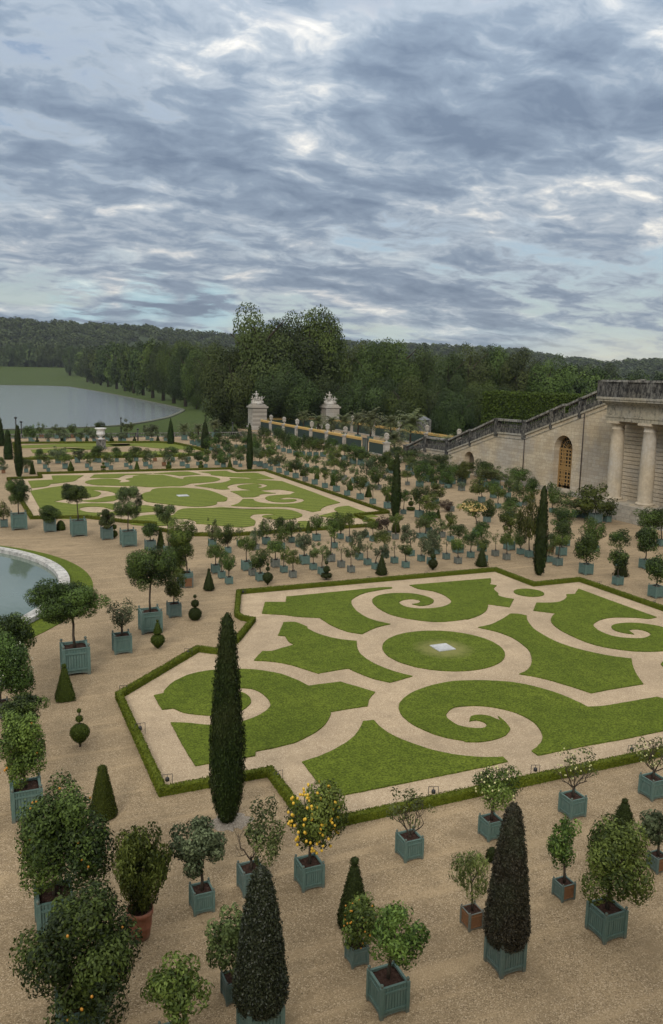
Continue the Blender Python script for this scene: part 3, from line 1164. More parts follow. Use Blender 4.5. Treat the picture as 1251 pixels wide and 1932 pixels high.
def outline(spec, step=0.22, z=0.0):
    """spec: 'crop u,v u,v,c ...' closed outline; ',c' marks a corner. Returns ground polygon."""
    pts = []
    crop = None
    for tok in spec.split():
        if ',' not in tok:
            crop = tok
            continue
        q = tok.split(',')
        P = G(*cpx(crop, float(q[0]), float(q[1])), z)
        pts.append((P[0], P[1], len(q) > 2))
    k = next((i for i, p in enumerate(pts) if p[2]), 0)
    pts = pts[k:] + pts[:k]
    pts.append((pts[0][0], pts[0][1], True))
    out, run = [], [pts[0]]
    for p in pts[1:]:
        run.append(p)
        if p[2]:
            out += catmull(run, step)
            run = [p]
    return [(float(a[0]), float(a[1])) for a in out]


def slab(name, poly, z0, z1, mat, kind='structure', jit=0.0, seed=0):
    rng = random.Random(seed)
    if jit:
        poly = [(x + rng.uniform(-jit, jit), y + rng.uniform(-jit, jit)) for x, y in poly]
    mb = MB()
    mb.prism(poly, z0, z1)
    return struct(mb.build(name, mat), kind)


def ell(cx, cy, r, n=96, a0=0, a1=2 * math.pi):
    return [(cx + r * math.cos(a0 + (a1 - a0) * i / n), cy + r * math.sin(a0 + (a1 - a0) * i / n)) for i in range(n)]


MT['lawn'] = lawn_mat('lawn_grass', (0.092, 0.127, 0.012), (0.134, 0.172, 0.019), worn=((25.1, 40.4), 1.9, (0.20, 0.19, 0.07)))
MT['lawn_far'] = lawn_mat('striped_lawn_grass', (0.112, 0.140, 0.021), (0.146, 0.172, 0.029), True)
MT['park'] = lawn_mat('park_grass', (0.045, 0.072, 0.012), (0.078, 0.108, 0.022))

# garden gravel: one sheet out to the balustrade; the park lies lower behind it
slab('garden_ground', [(-160, -60), (130, -60), (130, 145), (106, 145), (106, 240), (71, 240), (71, 206.2), (-160, 206.2)], -4.5, 0.0, MT['gravel'])

# park terrain: radial sheet to the horizon, rising to the wooded hills
RIDGE = [(-900, 612), (-500, 606), (-150, 600), (0, 601), (60, 603), (130, 609), (270, 615), (350, 624), (420, 630), (650, 643), (850, 650),
         (980, 657), (1040, 668), (1130, 679), (1251, 676), (1500, 672), (1900, 668)]


def ridge_top(xp, dist):
    yp = np.interp(xp, [a for a, b in RIDGE], [b for a, b in RIDGE])
    d = ray(xp, yp)
    return CAM_Z + d[2] / math.hypot(d[0], d[1]) * dist


def ter_z(xp, dist):
    top = ridge_top(xp, 2700) - 16
    z = TER_Z
    if dist > 1480:
        z += 24 * min(1, (dist - 1480) / 300) * max(0.0, min(1, (420 - xp) / 200))
    if dist > 1850:
        t = min(1, (dist - 1850) / 850)
        z = z + (top - z) * (t * t * (3 - 2 * t))
    if dist > 2700:
        z = top - (dist - 2700) * 0.03
    return z


_cols = list(range(-900, 1901, 40))
_ds = [60, 150, 206, 260, 330, 420, 560, 700, 900, 1150, 1400, 1480, 1560, 1650, 1780, 1850, 1950, 2050, 2150, 2300, 2450, 2600, 2700, 3200, 4500]
_v, _f = [], []
for _d in _ds:
    for _x in _cols:
        q = ray(_x, 700)
        h = math.hypot(q[0], q[1])
        _v.append((q[0] / h * _d, q[1] / h * _d, ter_z(_x, _d) - (0.0 if _d > 206 else 1.0)))
_f2 = []
for i in range(len(_ds) - 1):
    for j in range(len(_cols) - 1):
        a = i * len(_cols) + j
        (_f2 if _ds[i] >= 1780 else _f).append((a, a + 1, a + 1 + len(_cols), a + len(_cols)))
_mb = MB()
_mb.add(_v, _f, True)
struct(_mb.build('park_ground', MT['park']))
_M = Mat('wooded_hill', 0.95, 0.1)
_M.color(_M.ramp(_M.noise(_M.pos(), 0.05, 5, 0.7), [(0.4, (0.022, 0.034, 0.016)), (0.65, (0.05, 0.066, 0.03))]))
_mb = MB()
_mb.add(_v, _f2, True)
struct(_mb.build('hills', _M.m))
# plain ground under everything else, out to the horizon all round
slab('far_ground', [(-5000, -5000), (5000, -5000), (5000, 5000), (-5000, 5000)], -6.0, -5.5, MT['park'])

_M = Mat('lake_water', 0.06, 0.5)
_M.b.inputs['IOR'].default_value = 1.7
_M.color((0.19, 0.215, 0.225))
_w = _M.noise(_M.map(_M.pos(), (0.35, 0.8, 1)), 0.9, 5, 0.65, 0.4)
_M.bump(_w, 0.6, 0.5)
MT['lake'] = _M.m
_lk = outline('p -600,721,c -200,724 0,727 95,728.5 131,730,c 200,742 302,763 332,770 346,775 334,782,c 320,788,c 300,793 250,802 176,808 0,813 -300,822,c', 14.0, LAKE_Z)
slab('lake', _lk, LAKE_Z - 0.5, LAKE_Z + 0.25, MT['lake'])
# stone edge of the lake
MT['kerb'] = stone_mat('lake_kerb_stone', (0.13, 0.14, 0.10), (0.09, 0.10, 0.07), bricks=False)
_mb = MB()
for i in range(len(_lk)):
    a, b = _lk[i], _lk[(i + 1) % len(_lk)]
    if math.hypot(b[0] - a[0], b[1] - a[1]) < 60:
        d = Vector((b[0] - a[0], b[1] - a[1], 0))
        nrm = Vector((-d.y, d.x, 0)).normalized() * 0.9
        p = [Vector((a[0], a[1], 0)) - nrm, Vector((b[0], b[1], 0)) - nrm, Vector((b[0], b[1], 0)) + nrm, Vector((a[0], a[1], 0)) + nrm]
        _mb.prism([(q.x, q.y) for q in p], LAKE_Z - 0.5, LAKE_Z + 0.6)
struct(_mb.build('lake_kerb', MT['kerb']))

# ------------------------------------------------------------------ round pool
POOL = (-13.2, 64.8)
_M = Mat('pool_water', 0.04, 0.5)
_M.color((0.105, 0.140, 0.112))
_w = _M.noise(_M.map(_M.pos(), (1.6, 0.6, 1), (0, 0, R(25))), 0.8, 4, 0.6, 0.5)
_M.bump(_w, 0.12, 0.06)
MT['pool'] = _M.m
_mb = MB()
_ri, _ro = 18.65, 19.45
for i in range(76):
    a0, a1 = 2 * math.pi * i / 76 + 0.0016, 2 * math.pi * (i + 1) / 76 - 0.0016
    _mb.prism([(POOL[0] + r * math.cos(a), POOL[1] + r * math.sin(a)) for r, a in
               ((_ri, a0), (_ri, (a0 + a1) / 2), (_ri, a1), (_ro, a1), (_ro, (a0 + a1) / 2), (_ro, a0))], 0.10, 0.42)
    _mb.prism([(POOL[0] + r * math.cos(a), POOL[1] + r * math.sin(a)) for r, a in
               ((_ri + 0.12, a0), (_ri + 0.12, a1), (_ro - 0.1, a1), (_ro - 0.1, a0))], 0.0, 0.10)
MT['coping'] = stone_mat('pool_coping_stone', (0.50, 0.48, 0.44), (0.36, 0.36, 0.34), bricks=False, soot=0.25, sootc=(0.12, 0.12, 0.115), streak=0.5)
_pool = thing('round_pool', 'round pool with pale stone rim and still green-grey water at the left edge', 'pool', (0, 0, 0))
_mb.build('stone_rim', MT['coping'], _pool)
_mb = MB()
_mb.prism(ell(*POOL, _ri + 0.2), 0.0, 0.11)
_mb.build('water', MT['pool'], _pool)
_mb = MB()
_n = 96
for i in range(_n):
    a0, a1 = 2 * math.pi * i / _n, 2 * math.pi * (i + 1) / _n
    _mb.prism([(POOL[0] + r * math.cos(a), POOL[1] + r * math.sin(a)) for r, a in ((_ro - 0.05, a0), (_ro - 0.05, a1), (21.1, a1), (21.1, a0))], 0.0, 0.045)
struct(_mb.build('pool_lawn_ring', MT['lawn']))

# ------------------------------------------------------------------ parterres: inner gravel, lawns, hedges
HEDGE_NEAR = [(6.0, 39.6), (6.0, 29.4), (10.35, 29.4), (10.35, 24.95), (44.0, 24.95), (44.0, 29.4), (44.25, 29.4), (44.25, 51.1), (39.75, 51.1), (39.75, 56.3),
              (17.35, 56.45), (15.55, 51.0), (15.65, 50.15), (16.2, 49.5), (14.0, 45.9), (12.35, 44.3), (11.4, 45.1)]
HEDGE_FAR = [(9.0, 129.0), (9.0, 134.0), (23.0, 134.0), (39.6, 133.4), (39.6, 129.6), (44.4, 129.6), (44.6, 85.4), (40.0, 84.6), (39.8, 78.2), (23.2, 77.6),
             (18.9, 79.2), (16.6, 83.2), (17.2, 86.0), (14.7, 88.0), (11.0, 92.2), (5.4, 93.4), (4.4, 128.6)]
slab('parterre_gravel', HEDGE_NEAR, -0.02, 0.006, MT['gravel_in'])
slab('parterre_gravel', HEDGE_FAR, -0.02, 0.006, MT['gravel_in'])


def hedge(poly, w, h, label, detail, name='low_hedge', mat='hedge', closed=True, L=0.075, group='low clipped hedges around the lawns'):
    """Low clipped hedge along a line: body with uneven faces and leaves over it."""
    n = len(poly)
    P = [Vector((x, y)) for x, y in poly]
    off = []
    for i in range(n):
        a = P[i - 1] if (closed or i) else P[i] - (P[i + 1] - P[i])
        b = P[(i + 1) % n] if (closed or i < n - 1) else P[i] + (P[i] - P[i - 1])
        d0, d1 = (P[i] - a).normalized(), (b - P[i]).normalized()
        n0, n1 = Vector((-d0.y, d0.x)), Vector((-d1.y, d1.x))
        m = (n0 + n1)
        m = m / max(m.length_squared / 2, 0.35)
        off.append(m)
    rng = random.Random(n * 17)
    nr = np.random.default_rng(n)
    sec = [(-0.5, 0.0), (-0.5, 0.45), (-0.47, 0.93), (-0.25, 1.0), (0.25, 1.0), (0.47, 0.93), (0.5, 0.45), (0.5, 0.0)]
    vs, fs, pts, nrm = [], [], [], []
    rows = 0
    seg = range(n) if closed else range(n - 1)
    for i in seg:
        j = (i + 1) % n
        Lg = (P[j] - P[i]).length
        k = max(2, int(Lg / detail))
        for s in range(k + (1 if (not closed and i == n - 2) else 0)):
            t = s / k
            c = P[i].lerp(P[j], t)
            o = off[i].lerp(off[j], t)
            hh = h * (1 + 0.09 * mnoise.noise((c.x * 0.7, c.y * 0.7, 3)) + rng.uniform(-0.03, 0.03))
            ww = w * (1 + 0.10 * mnoise.noise((c.x * 0.6, c.y * 0.6, 9)) + rng.uniform(-0.03, 0.03))
            for a, b in sec:
                q = c + o * a * ww
                vs.append((q.x, q.y, b * hh))
            rows += 1
        m = int(Lg * (2 * h + w) * 1.7 / (L * L * 0.4))
        t = nr.random(m)
        u = nr.random(m) * (2 * h + w)
        for tt, uu in zip(t, u):
            c = P[i].lerp(P[j], tt)
            o = off[i].lerp(off[j], tt)
            if uu < h:
                q, z, nn = c - o * w * 0.5, uu, (-o.x, -o.y, 0.2)
            elif uu < h + w:
                q, z, nn = c + o * (uu - h - w / 2), h * 0.99, (0, 0, 1)
            else:
                q, z, nn = c + o * w * 0.5, uu - h - w, (o.x, o.y, 0.2)
            pts.append((q.x, q.y, z))
            nrm.append(nn)
    S = len(sec)
    R_ = rows if closed else rows - 1
    for i in range(R_):
        for j in range(S - 1):
            a, b = i * S + j, ((i + 1) % rows) * S + j
            fs.append((a, b, b + 1, a + 1))
    pts = np.array(pts) + nr.normal(size=(len(pts), 3)) * 0.018
    V, F = leaves(nr, pts, np.array(nrm), L, L * 0.6, 0.2, 0.6)
    V2, F2 = np.array(vs), np.array(fs, np.int32)
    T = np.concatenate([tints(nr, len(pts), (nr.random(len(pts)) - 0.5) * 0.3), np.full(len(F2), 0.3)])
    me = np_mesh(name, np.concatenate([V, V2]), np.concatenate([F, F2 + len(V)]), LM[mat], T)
    return tag(link(name, me), label, 'hedge', group)


hedge(HEDGE_NEAR, 0.30, 0.32, 'low bright green clipped hedge framing the near lawn with spirals', 0.22)
hedge(HEDGE_FAR, 0.34, 0.33, 'thin low clipped hedge framing the striped lawn beyond the first one', 0.5, L=0.13)

NEAR_LAWNS = [
    'c1 982,245,c 1000,178,c 1122,178,c 1128,145,c c2 0,203 380,165 500,154 562,153,c 562,158,c 470,172 390,190 330,222 322,245 345,285 400,325 470,352 552,370,c 470,390 385,429,c 300,415 220,385 160,350 135,333,c 0,326 c1 1120,254',
    'c2 665,140,c 760,132 960,115 1145,100,c 1145,122 1135,135,c 1180,142,c 1162,162 1190,190 c3 200,215 240,230 302,240,c 275,291,c 135,272,c 138,285 120,320 60,352 0,370 c2 1020,338 930,350 840,357 740,350 640,335 550,312 480,275 447,240 455,215 500,197 580,188 680,190 750,203 800,222 808,238 780,255 730,262 680,252,c 712,248 730,236 715,227 680,222 640,225 605,238 615,255 650,270 720,279 800,277 870,265 910,243 900,220 860,195 800,175 720,162',
    'c3 715,175,c 850,225 1000,280 1210,355,c 1160,365 1080,358 1000,356 930,357 860,370 808,400 825,428 870,455 950,480 1050,490 1130,488 1172,468 1150,447 1090,432 1035,436 1050,452 1068,464,c 1000,455 940,437 922,415 950,400 1020,392 1100,394 1200,408 1251,420 1330,450 1350,500 1300,555 1251,570 1150,574 1050,570 900,550 780,520 660,470 580,425 540,385 545,350 570,331,c 425,313,c 445,264,c 560,262 610,250 638,228 635,210,c 692,208,c 697,195',
    'c3 75,420,c 160,400 240,360 280,333,c 330,335 383,345,c 390,380 430,430 500,475 580,515 680,550 800,580 930,605 1050,620,c 1060,670 1085,725 1125,781,c 960,808 795,839,c 690,805 560,765 440,735 337,718,c 390,690 415,640 405,580 370,540 300,490 200,450',
    'c1 1110,297,c 1180,297 1251,325 c2 60,395 120,425 200,450 290,465 352,470,c 360,520 390,560 450,600 530,635 600,658 682,678,c 620,697 550,715,c 460,695 390,670 340,650 305,632,c 210,647 125,662,c 0,622 c1 1150,548 1050,530 935,522,c 985,468,c 1040,468 1100,450 1175,430,c 1140,410 1120,378,c 1078,375,c',
    'c1 345,730,c 402,718,c 415,690 470,645 560,605 680,582 800,575 900,575 1000,585 1100,605 1180,635 c2 0,700 70,736,c 160,724 260,712,c 300,725 380,748 462,773,c c4 430,60 418,104,c 310,120 203,138,c 195,170 160,220 100,265 0,315 c1 1150,1015 1050,1040 945,1060,c 945,1085,c 770,1115 590,1145,c 530,1050 443,890,c 540,893 660,905 780,903 880,880 960,850 1020,810 1032,775 1000,730 940,695 870,685 790,690,c 865,712 905,735 918,770 870,815 780,842 690,848 600,842 520,830 460,805,c 393,813,c',
    'c4 390,195,c 455,188,c 500,235 580,285 680,325 800,365 920,390 1050,405 1150,408 1215,405,c 1244,432,c 1100,465 700,546 280,630,c 150,576 32,435,c 150,395 260,340 340,280 375,230',
    'c5 0,18 130,18 300,30 450,60 580,100 690,145 770,185,c 870,180 1040,152 1210,122,c 1320,150,c 1400,310,c 1251,338 1000,390 750,435 455,495,c 415,465,c 460,430 485,380 465,325 410,270 320,225 200,192 80,178 c4 1000,104 930,112 890,140 882,165 910,195 970,225 1050,237 1110,232 1120,215 1105,200 1060,188 1017,194,c 1030,165 1080,157 1140,165 1200,190 c5 200,245 250,285 280,325,c 250,365 170,395 80,408 0,408 c4 980,308 880,290 780,258 690,215 630,170 605,130 605,95 630,60 680,25 740,0 c2 800,732 900,712',
    'c3 1238,655,c 1260,632 1330,615 1380,640 1380,690 1300,720',
]
FAR_LAWNS = [
    'e1 265,190,c 400,182 500,178,c 487,140,c 600,137 790,137,c 740,165 700,190 600,205 480,218,c 440,240 300,257,c',
    'e1 850,158,c 890,130,c 1000,126 1251,121 e2 240,120,c 100,131 0,132 e1 1160,142 1120,160,c 1000,162',
    'e2 245,119,c 400,108 570,102 695,128,c 600,135 490,142,c 420,130 330,123',
    'e1 805,205 850,182 960,171 1080,171 1145,186,c 1125,203 1200,200 1235,188,c 1185,172,c 1251,158 e2 55,145,c 150,132 330,130,c 420,150 500,168 545,172,c 530,160 580,149 700,146 800,150 878,172 820,195 700,207 610,213,c 510,238 400,240 230,248 100,240 e1 1150,235 1000,232 900,228',
    'e2 675,103,c 930,93,c 1010,115 1150,112 e3 30,107,c 175,158,c 0,160 e2 1130,158 1000,152 900,145 790,132,c 775,118',
    'e2 635,235,c 780,215 900,205 975,180 965,162,c 1100,166 1251,180 e3 150,172 240,178,c 500,270 750,365,c 710,375 640,392 590,415 580,435,c 510,448,c 420,425 300,405 150,402 0,404 e2 1190,437 980,425,c 1050,400 1090,362,c 1185,360 e3 0,348 60,366 160,376 280,377 380,368 435,348 410,332 340,322 270,322 215,332,c 260,338 340,335 370,345 330,358 240,363 150,355 95,330 120,310 200,300 310,294,c 360,272,c 300,262 210,250 100,256 0,260 e2 1180,277 1080,262 1038,240 1100,225 1220,218 e3 40,208 65,220 20,230,c 60,236 112,218 80,204 0,197 e2 1080,213 990,225 945,245 967,267,c 880,270 750,250',
    'e2 975,289,c 1100,280 1251,282 e3 100,272 190,283,c 80,290 30,300 e2 1251,330 1190,344,c 1090,344,c 1030,310',
    'e2 125,335 160,305 220,290,c 240,270 320,256 450,253 600,258 750,275 850,305 948,350,c 930,380 850,385,c 840,410 760,428 650,433 520,425 380,410 250,395 170,380',
    'e2 25,575 60,545 140,520 280,508 420,515 480,470 560,450 800,445 900,440 1100,455,c 1200,460 e3 0,425 150,420 300,428 390,455 420,475 390,495 300,512 180,512 70,490 100,475 200,472,c 120,463 0,468 e2 1180,515 1160,535 1210,570 1200,610,c 1100,628 1000,625 740,600 650,595,c 640,570 560,550 440,550,c 440,600 300,615 150,612 40,600',
    'e2 0,450 150,420 270,440 270,475 120,490 0,508',
    'e1 285,285,c 440,258 560,240 640,225,c 780,240 950,245 1200,255,c 1200,290 1100,310,c 1040,290 950,278 860,275,c 940,295 952,312 900,338 760,352 650,358 505,385,c 640,402,c 700,412 760,405 900,402 1080,410 1070,465,c 980,438 870,432 770,442 752,462 830,485 950,490 1080,480,c 1251,480 1200,515 960,500,c 930,535,c 860,542 590,548,c 375,445,c',
    'e1 755,378,c 900,365 1000,340 1100,325,c 1130,350 1070,380,c 900,390',
    'e3 560,482,c 690,450,c 725,445 698,425 730,405 820,393,c 960,445 1080,488,c 900,498 700,500',
    'e3 380,530,c 470,530 470,585,c 400,592',
    'e3 940,505,c 1010,500 1060,520 960,532',
]
THIRD_LAWNS = ['p 40,841,c 150,837 245,838,c 235,842 120,844 42,846,c', 'p 58,849,c 120,846 160,848 140,853 62,855,c', 'p 200,839,c 310,836 372,843 392,850,c 300,846 260,842 215,842,c',
               'p 130,860,c 180,855 300,852 360,856,c 330,861 200,863,c', 'p 55,862,c 110,857 130,858 110,865,c', 'p 120,846.5,c 190,843 200,846 150,850,c']
for i, s in enumerate(NEAR_LAWNS):
    slab('lawn', outline(s), 0.0, 0.06, MT['lawn'], jit=0.012, seed=i)
for ctr, wpx in (((836, 1226.5), 229), ((998, 1119), 56)):
    P = G(*ctr)
    rr = wpx / 2 * proj(P)[2] / F_PX
    slab('lawn', ell(P[0], P[1], rr, 110), 0.0, 0.06, MT['lawn'], jit=0.012, seed=5)
for i, s in enumerate(FAR_LAWNS):
    slab('lawn', outline(s, 0.3), 0.0, 0.07, MT['lawn_far'], jit=0.01, seed=i)
for i, s in enumerate(THIRD_LAWNS):
    slab('lawn', outline(s, 0.8), 0.0, 0.08, MT['lawn_far'])
hedge([(7, 156.3), (36, 156.0), (40, 158), (43.5, 162), (43.5, 172.7), (41.6, 184), (38, 188), (8, 191)], 0.5, 0.42, 'thin far clipped hedge around the third lawn near the balustrade', 1.0, L=0.2)
# stone slabs set in the two round lawns
MT['slab'] = stone_mat('pale_slab_stone', (0.42, 0.43, 0.45), (0.34, 0.35, 0.37), bricks=False)
for (u, v), hw, lab in (((835, 1223.8), 0.56, 'square pale stone slab set flush in the near round lawn'),
                        ((345, 936.2), 0.72, 'pale stone slab in the middle of the far striped lawn')):
    P = G(u, v)
    mb = MB()
    mb.prism([(P[0] + a * hw, P[1] + b * hw) for a, b in ((-1, -1), (1, -1), (1, 1), (-1, 1))], 0.0, 0.11)
    mb.prism([(P[0] + a * hw * 0.8, P[1] + b * hw * 0.8) for a, b in ((-1, -1), (1, -1), (1, 1), (-1, 1))], 0.11, 0.125)
    tag(mb.build('stone_slab', MT['slab']), lab, 'slab')

# ------------------------------------------------------------------ the building: stair wing, portico and the terrace the view is taken from
ST = dict(base=(0.49, 0.40, 0.27), alt=(0.55, 0.475, 0.35))
MT['wall'] = stone_mat('ashlar_wall', ST['base'], ST['alt'], bw=1.5, bh=0.5, streak=0.3)
MT['rust'] = stone_mat('recess_wall', (0.54, 0.45, 0.32), (0.60, 0.52, 0.39), bricks=False, streak=0.3)
MT['ent'] = stone_mat('entablature_stone', (0.38, 0.34, 0.25), (0.31, 0.28, 0.215), bricks=False, soot=0.18, streak=0.5)
MT['par'] = stone_mat('sooty_parapet_stone', (0.20, 0.185, 0.15), (0.12, 0.115, 0.10), soot=0.46, bricks=False, sootc=(0.016, 0.016, 0.016))
MT['par2'] = stone_mat('parapet_cap_stone', (0.30, 0.285, 0.24), (0.18, 0.17, 0.15), soot=0.32, bricks=False, sootc=(0.02, 0.02, 0.02))
MT['col'] = stone_mat('column_stone', (0.50, 0.42, 0.30), (0.40, 0.34, 0.25), bricks=False, streak=0.35)
MT['plinth'] = stone_mat('plinth_stone', (0.42, 0.375, 0.295), (0.34, 0.31, 0.25), bw=1.6, bh=0.45, soot=0.12, sootc=(0.12, 0.115, 0.10))
MT['ochre'] = Mat('ochre_paint', 0.6, 0.3).color((0.27, 0.165, 0.06)).m
MT['glass'] = Mat('window_glass', 0.12, 0.5).color((0.012, 0.014, 0.013)).m

XW, XP = 76.0, 70.6
bld = thing('orangery_building', 'large pale stone garden building with columns and a stair wall at the right', 'building')
TOPZ = 14.15
# stair line (top of the wall body under the parapet), rising to the right
prof = [(143.0, 0.7), (139.0, 0.9), (131.5, 3.1), (124.0, 3.2), (109.4, 7.6), (102.2, 7.7), (84.0, 13.4), (79.0, 14.1), (76.5, 14.1)]


def wall_z(y):
    ys = [p[0] for p in prof][::-1]
    zs = [p[1] for p in prof][::-1]
    return float(np.interp(y, ys, zs))


def arch(yc, w, z0, zs, n=14):
    return [(yc + w / 2, z0), (yc + w / 2, zs)] + [(yc + w / 2 * math.cos(math.pi * i / n), zs + w / 2 * math.sin(math.pi * i / n)) for i in range(1, n)] + [(yc - w / 2, zs), (yc - w / 2, z0)]


door, niche = (93.0, 3.9, 0.75, 6.35), (116.8, 3.0, 0.1, 2.35)
mb = MB()
cuts = [143.0, 118.3, 115.3, 94.95, 91.05, 76.5]


def top_run(ya, yb):
    ks = [p for p in prof if yb < p[0] < ya]
    return [(ya, wall_z(ya))] + ks + [(yb, wall_z(yb))]


for ya, yb in ((143.0, 118.3), (115.3, 94.95), (91.05, 76.5)):
    mb.prism_x([(ya, -0.3)] + top_run(ya, yb) + [(yb, -0.3)], XW, XW + 1.4)
for yc, w, z0, zs in (door, niche):
    ya, yb = yc + w / 2, yc - w / 2
    ar = arch(yc, w, z0, zs)[1:-1]
    mb.prism_x(top_run(ya, yb) + ar[::-1], XW, XW + 1.4)
    mb.prism_x([(ya, -0.3), (ya, z0), (yb, z0), (yb, -0.3)], XW + 0.002, XW + 1.4)
mb.build('stair_wall', MT['wall'], bld)
mb = MB()      # foot course and drain pipes
mb.prism_x([(143, 0), (143, 0.72), (118.6, 0.72), (118.6, 0)], XW - 0.12, XW)
mb.prism_x([(115.0, 0), (115.0, 0.72), (95.1, 0.72), (95.1, 0)], XW - 0.12, XW)
mb.prism_x([(90.9, 0), (90.9, 0.72), (79.0, 0.72), (79.0, 0)], XW - 0.12, XW)
mb.build('foot_course', MT['plinth'], bld)
MT['pipe'] = Mat('drain_pipe_metal', 0.6, 0.3).color((0.05, 0.038, 0.03)).m
for y in (101.9, 89.0):
    mb = MB()
    mb.tube([(XW - 0.09, y, 0.3), (XW - 0.09, y, wall_z(y) - 0.3)], 0.07, 6)
    mb.build('drain_pipe', MT['pipe'], bld)
# string course under the parapet
mb = MB()
for (y0, z0), (y1, z1) in zip(prof[:-3], prof[1:-2]):
    mb.prism_x([(y0, z0 - 0.15), (y0, z0 + 0.12), (y1, z1 + 0.12), (y1, z1 - 0.15)], XW - 0.16, XW - 0.002)
    mb.prism_x([(y0, z0 - 0.75), (y0, z0 - 0.62), (y1, z1 - 0.62), (y1, z1 - 0.75)], XW - 0.07, XW - 0.003)
mb.build('string_course', MT['ent'], bld)
# niche back and the ochre door
mb = MB()
mb.prism_x(arch(niche[0], niche[1] + 0.2, 0.0, niche[3]), XW + 1.05, XW + 1.3)
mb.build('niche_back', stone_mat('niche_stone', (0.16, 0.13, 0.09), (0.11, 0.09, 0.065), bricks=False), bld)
mb = MB()
mb.prism_x(arch(door[0], door[1] + 0.1, 0.7, door[3]), XW + 1.06, XW + 1.12)
dr = mb.build('arched_door', MT['glass'], bld)
mb = MB()
yc, w, z0, zs = door
for a in (-1, 1):
    mb.box(XW + 0.92, XW + 1.055, yc + a * w / 2 - 0.22, yc + a * w / 2 + 0.22, z0, zs)
    mb.box(XW + 0.93, XW + 1.054, yc + a * 0.95 - 0.06, yc + a * 0.95 + 0.06, z0, zs)
for zc in (z0 + 0.25, z0 + 0.25, 3.45, 3.75, zs - 0.05):
    mb.box(XW + 0.95, XW + 1.053, yc - w / 2, yc + w / 2, zc - 0.13, zc + 0.13)
nb = 6
for i in range(nb + 1):
    y = yc - w / 2 + w * i / nb
    mb.box(XW + 0.97, XW + 1.052, y - 0.10, y + 0.10, z0, zs)
for i in range(11):
    z = z0 + 0.25 + (zs - z0 - 0.25) * i / 10
    mb.box(XW + 0.98, XW + 1.051, yc - w / 2, yc + w / 2, z - 0.085, z + 0.085)
for r_ in (0.62, 1.25, w / 2 - 0.1):
    pts = [(XW + 1.02, yc + r_ * math.cos(math.pi * i / 16), zs + r_ * math.sin(math.pi * i / 16)) for i in range(17)]
    mb.tube(pts, 0.07, 4)
for i in range(1, 8):
    a = math.pi * i / 8
    mb.tube([(XW + 1.02, yc + 0.3 * math.cos(a), zs + 0.3 * math.sin(a)), (XW + 1.02, yc + (w / 2) * math.cos(a), zs + (w / 2) * math.sin(a))], 0.05, 4)
mb.build('door_frame', MT['ochre'], dr)


def parapet(y0, z0, y1, z1, h, x0=XW - 0.12, x1=XW + 0.62, solid=False, parent=None):
    """Balustrade bay from (y0, z0) to (y1, z1): foot, balusters, cap rail."""
    a = MB()
    a.prism_x([(y0, z0 + 0.05), (y0, z0 + h * 0.38), (y1, z1 + h * 0.38), (y1, z1 + 0.05)], x0, x1)
    L = abs(y1 - y0)
    if solid:
        a.prism_x([(y0, z0 + h * 0.38), (y0, z0 + h * 0.86), (y1, z1 + h * 0.86), (y1, z1 + h * 0.38)], x0 + 0.06, x1 - 0.06)
    else:
        n = max(2, int(L / 0.42))
        for i in range(n):
            t = (i + 0.5) / n
            y, z = y0 + (y1 - y0) * t, z0 + (z1 - z0) * t + h * 0.38 - 0.05
            q = h * 0.5 + 0.08
            a.lathe([(0.10, 0), (0.10, 0.08), (0.06, 0.12), (0.15, 0.34 * q), (0.06, 0.72 * q), (0.10, 0.88 * q), (0.10, q)], 6, ((x0 + x1) / 2, y, z))
    a.build('balustrade_bay', MT['par'], parent or bld)
    c = MB()
    c.prism_x([(y0, z0 + h * 0.86), (y0, z0 + h), (y1, z1 + h), (y1, z1 + h * 0.86)], x0 - 0.06, x1 + 0.06)
    c.build('cap_rail', MT['par2'], parent or bld)


def pier(y, z, h, parent=None, x0=XW - 0.18, x1=XW + 0.7, w=0.9):
    a = MB()
    a.box(x0, x1, y - w / 2, y + w / 2, z - 0.6, z + h * 0.88)
    a.box(x0 - 0.07, x1 + 0.07, y - w / 2 - 0.07, y + w / 2 + 0.07, z + h * 0.88, z + h + 0.05)
    a.build('parapet_pier', MT['par'], parent or bld)


HP = 2.15
for (y0, z0), (y1, z1) in zip(prof[1:-3], prof[2:-2]):
    n = max(1, round(abs(y1 - y0) / 8))
    for i in range(n):
        a, b = i / n, (i + 1) / n
        parapet(y0 + (y1 - y0) * a - 0.35, z0 + (z1 - z0) * a, y0 + (y1 - y0) * b + 0.35, z0 + (z1 - z0) * b, HP)
for y in (139.2, 131.5, 124.0, 109.4, 102.2):
    pier(y, wall_z(y), HP)
for y in (116.7, 96.0, 90.0):
    pier(y, wall_z(y), HP - 0.1, w=0.5)
# last ramp bay up to the terrace corner
parapet(84.0, 13.4, 79.1, 14.1, HP, solid=True)
# stair ramp behind the wall, other bank of the stair
mb = MB()
mb.prism_x([(143, -0.3), (139, 0.5), (131.5, 2.6), (124, 2.7), (109.4, 7.1), (102.2, 7.2), (84, 12.9), (76.5, 13.9), (76.5, -0.3)], XW + 1.41, XW + 20)
mb.build('stair_flight', MT['plinth'], bld)

